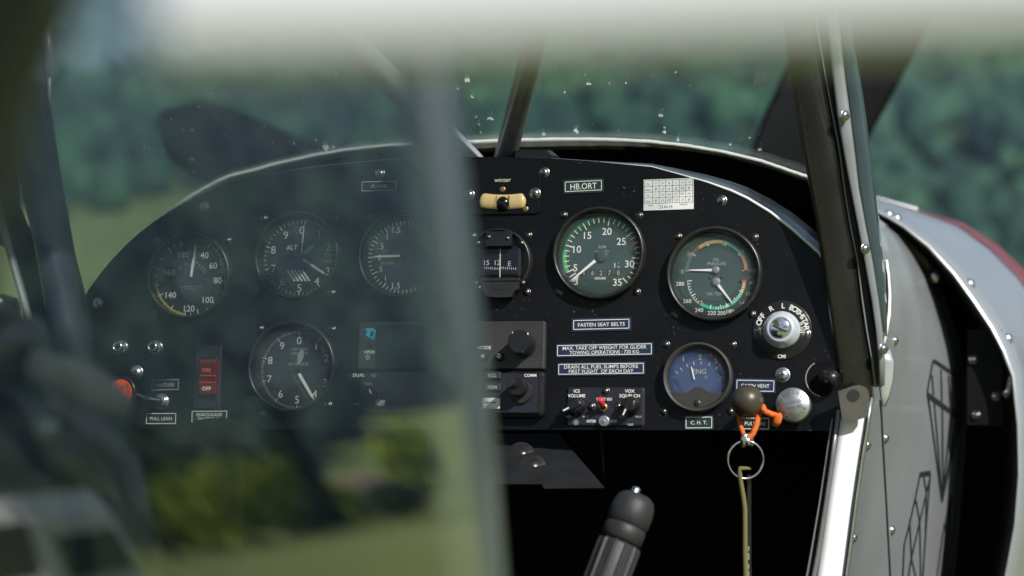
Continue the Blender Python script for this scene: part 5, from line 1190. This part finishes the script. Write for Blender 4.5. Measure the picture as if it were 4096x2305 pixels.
for i in range(4): p = lp(2994, 2190 + i * 36, db + .0105); b.box((p.x - .0004, p.y - .0003, p.z - .003), (p.x + .0006, p.y, p.z + .001 + .002 * (i % 2)))
b.build('printing', M_grey_mark, sr, True)
# round opening with black lever knob at the right edge
root, k = on_panel('lever_knob', 3295, 1515, 'black lever knob in round panel opening beside the door post', 'lever'); c = uv(3295, 1515)
b = MB(); b.disc(.0155, .0006, 40); b.build('opening', M_black, root); b = MB(); b.lathe([(.0155, .0004), (.0160, .0012), (.0166, .0004)], 40, 0, None, True, 120, 260); b.build('opening_rim', M_trim, root)
b = MB(); b.tube([(.002, .002, 0), (.003, .002, .006), (.008, -.001, .012), (.014, -.003, .013)], [.006, .008, .008, .006], 16); b.build('lever', M_plastic, root)

# ------------------------------------------------------------------ things below the panel
root = empty('control_stick', Matrix.Translation(P(2420, 2480, 1.98)), 'black rubber control stick grip with ribs and small top button', 'control stick')
def stick_pt(t): return P(2566 - 128 * t, 1985 + 320 * t, 1.98)
ax = (stick_pt(0) - stick_pt(1)).normalized(); ax = (ax + Vector((0, .25, 0))).normalized()
top = P(2553, 1978, 1.98); kk = 1.98 / FPX
T = Matrix.Translation(top) @ ax.to_track_quat('Z', 'Y').to_matrix().to_4x4()
u_ = kk
def stk(name, prof, m, n=40, rib=0.0, T2=Matrix()):
    b = MB(); rg = []
    for r, z in prof: rg.append([(r * u_ * (1 + (rib * max(0, math.cos(11 * 2*math.pi*i/n)) ** 4)) * math.cos(2*math.pi*i/n), r * u_ * (1 + (rib * max(0, math.cos(11 * 2*math.pi*i/n)) ** 4)) * math.sin(2*math.pi*i/n), z * u_) for i in range(n)])
    b.loft(rg, 0, True, False, True); b.v = [tuple(T @ T2 @ Vector(p)) for p in b.v]; return b.build(name, m, root, True)
stk('grip_head', [(80, -135), (86, -126), (88, -80), (84, -45), (72, -18), (52, -4), (25, 2), (0, 3)], M_rubber)
stk('grip_ring', [(76, -205), (84, -196), (85, -150), (80, -138), (74, -134)], M_rubber)
stk('grip', [(66, -900), (74, -600), (80, -420), (80, -225), (76, -212), (60, -206)], M_rubber, 176, .13)
stk('button', [(17, -4), (17, 22), (14, 25), (0, 25)], M_chrome, 24, 0, Matrix.Translation((14 * u_, 8 * u_, 0)))
# dark tray under the radios with two dished fasteners
root = empty('under_panel_tray', PM @ Matrix.Translation((uv(2100, 1740).x, uv(2100, 1740).y, 0)), 'dark angled tray under the radios with two dished fasteners', 'tray')
M_tray = mat('tray_dark', (.012, .013, .015), .55, .2, .25, 40, .05, 600)
b = MB(); fr = [P(x, y, 2.26 - (y - 1735) / 1000 * .5) for x, y in ((1700, 1736), (2232, 1735), (2420, 1952), (2178, 1955), (2165, 1937), (1700, 1937))]
bk_ = [p + Vector((0, .006, -.002)) for p in fr]; b.loft([[tuple(p) for p in bk_], [tuple(p) for p in fr]], 0, True, True, True, False); b.build('tray_plate', M_tray, root, True)
tn = Vector((0, -.82, .57))
for x, y, s in ((2085, 1812, 30), (2132, 1862, 26)):
    p = P(x, y, 2.26 - (y - 1735) / 1000 * .5); b = MB(); b.lathe([(.0, .0025), (.004, .0025), (.005, .0015), (.0095, .0005), (.012, -.0005)], 28, 0, Matrix.Translation(p) @ tn.to_track_quat('Z', 'Y').to_matrix().to_4x4()); b.build('dished_fastener', M_bezel, root, True)
MB().tube([P(2405, 1730, 2.3), P(2412, 1850, 2.3), P(2418, 1935, 2.3)], .0013, 8).build('tray_rod', M_plastic, root, True)
# olive rounded cover below the winch placard
b = MB(); rg = []
for zz in (0, .02, .05):
    rg.append([tuple(P(872 + 175 * math.cos(R(a)) * (1 - zz), 1760 - 88 * math.sin(R(a)), 2.15 + zz)) for a in range(-10, 191, 8)])
b.loft(rg, 0, True, True, False); tag(b.build('winch_cover', mat('olive_cover', (.008, .008, .005), .9, 0, .2, 40, .1, 200, .05)), 'low olive brown rounded cover under the winch placard', 'cover')
# front seat, shiny black vinyl, blurred at lower left
root = empty('front_seat', Matrix.Translation(P(250, 2600, 1.35)), 'shiny black vinyl front seat back at lower left behind the window', 'seat')
M_seat_highlight = mat('seat_highlight_grey', (.20, .195, .19), .5, 0, .35, 30, .2, 150)  # light grey stands in for the highlight streak on the vinyl
def seat_roll(name, pts, r, m=M_vinyl):
    b = MB(); b.tube([P(x, y, d) for x, y, d in pts], r, 20); return b.build(name, m, root, True)
seat_roll('seat_back', [(-250, 1480, 1.42), (0, 1480, 1.42), (130, 1600, 1.40), (250, 1740, 1.40), (400, 1900, 1.40), (470, 2200, 1.40), (500, 2700, 1.40)], [.022, .024, .025, .025, .025, .026, .026])
seat_roll('headrest', [(-200, 1390, 1.36), (20, 1376, 1.36), (110, 1392, 1.36), (178, 1440, 1.36)], [.020, .020, .018, .010])
seat_roll('seat_highlight_roll', [(120, 1430, 1.33), (230, 1490, 1.33), (330, 1540, 1.33), (430, 1600, 1.33), (520, 1640, 1.33)], [.006, .010, .012, .011, .006], M_seat_highlight)
seat_roll('seat_glint', [(150, 1700, 1.30), (180, 1715, 1.30), (230, 1716, 1.30)], [.004, .006, .004], M_strip)  # pale roll painted in for a bright glint on the seat
b = MB(); fr = [P(x, y, 1.43) for x, y in ((-400, 1480), (60, 1450), (250, 1600), (450, 1830), (540, 2200), (560, 2900), (-400, 2900))]; bk_ = [p + Vector((0, .05, 0)) for p in fr]
b.loft([[tuple(p) for p in bk_], [tuple(p) for p in fr]], 0, True, True, True, False); b.build('seat_panel', M_vinyl, root, True)
# ------------------------------------------------------------------ valley haze
hm = bpy.data.materials.new('valley_haze'); hm.use_nodes = True; hn = hm.node_tree.nodes
for x in list(hn):
    if x.type != 'OUTPUT_MATERIAL': hn.remove(x)
hv = hn.new('ShaderNodeVolumePrincipled'); hv.inputs['Color'].default_value = (.52, .76, 1.0, 1); hv.inputs['Density'].default_value = .00035; hv.inputs['Anisotropy'].default_value = 0.0
hm.node_tree.links.new(hv.outputs[0], [x for x in hn if x.type == 'OUTPUT_MATERIAL'][0].inputs['Volume'])
tag(MB().box((-1060, -1060, GZ - 22), (1060, 1060, 215)).build('haze', hm), kind='stuff')
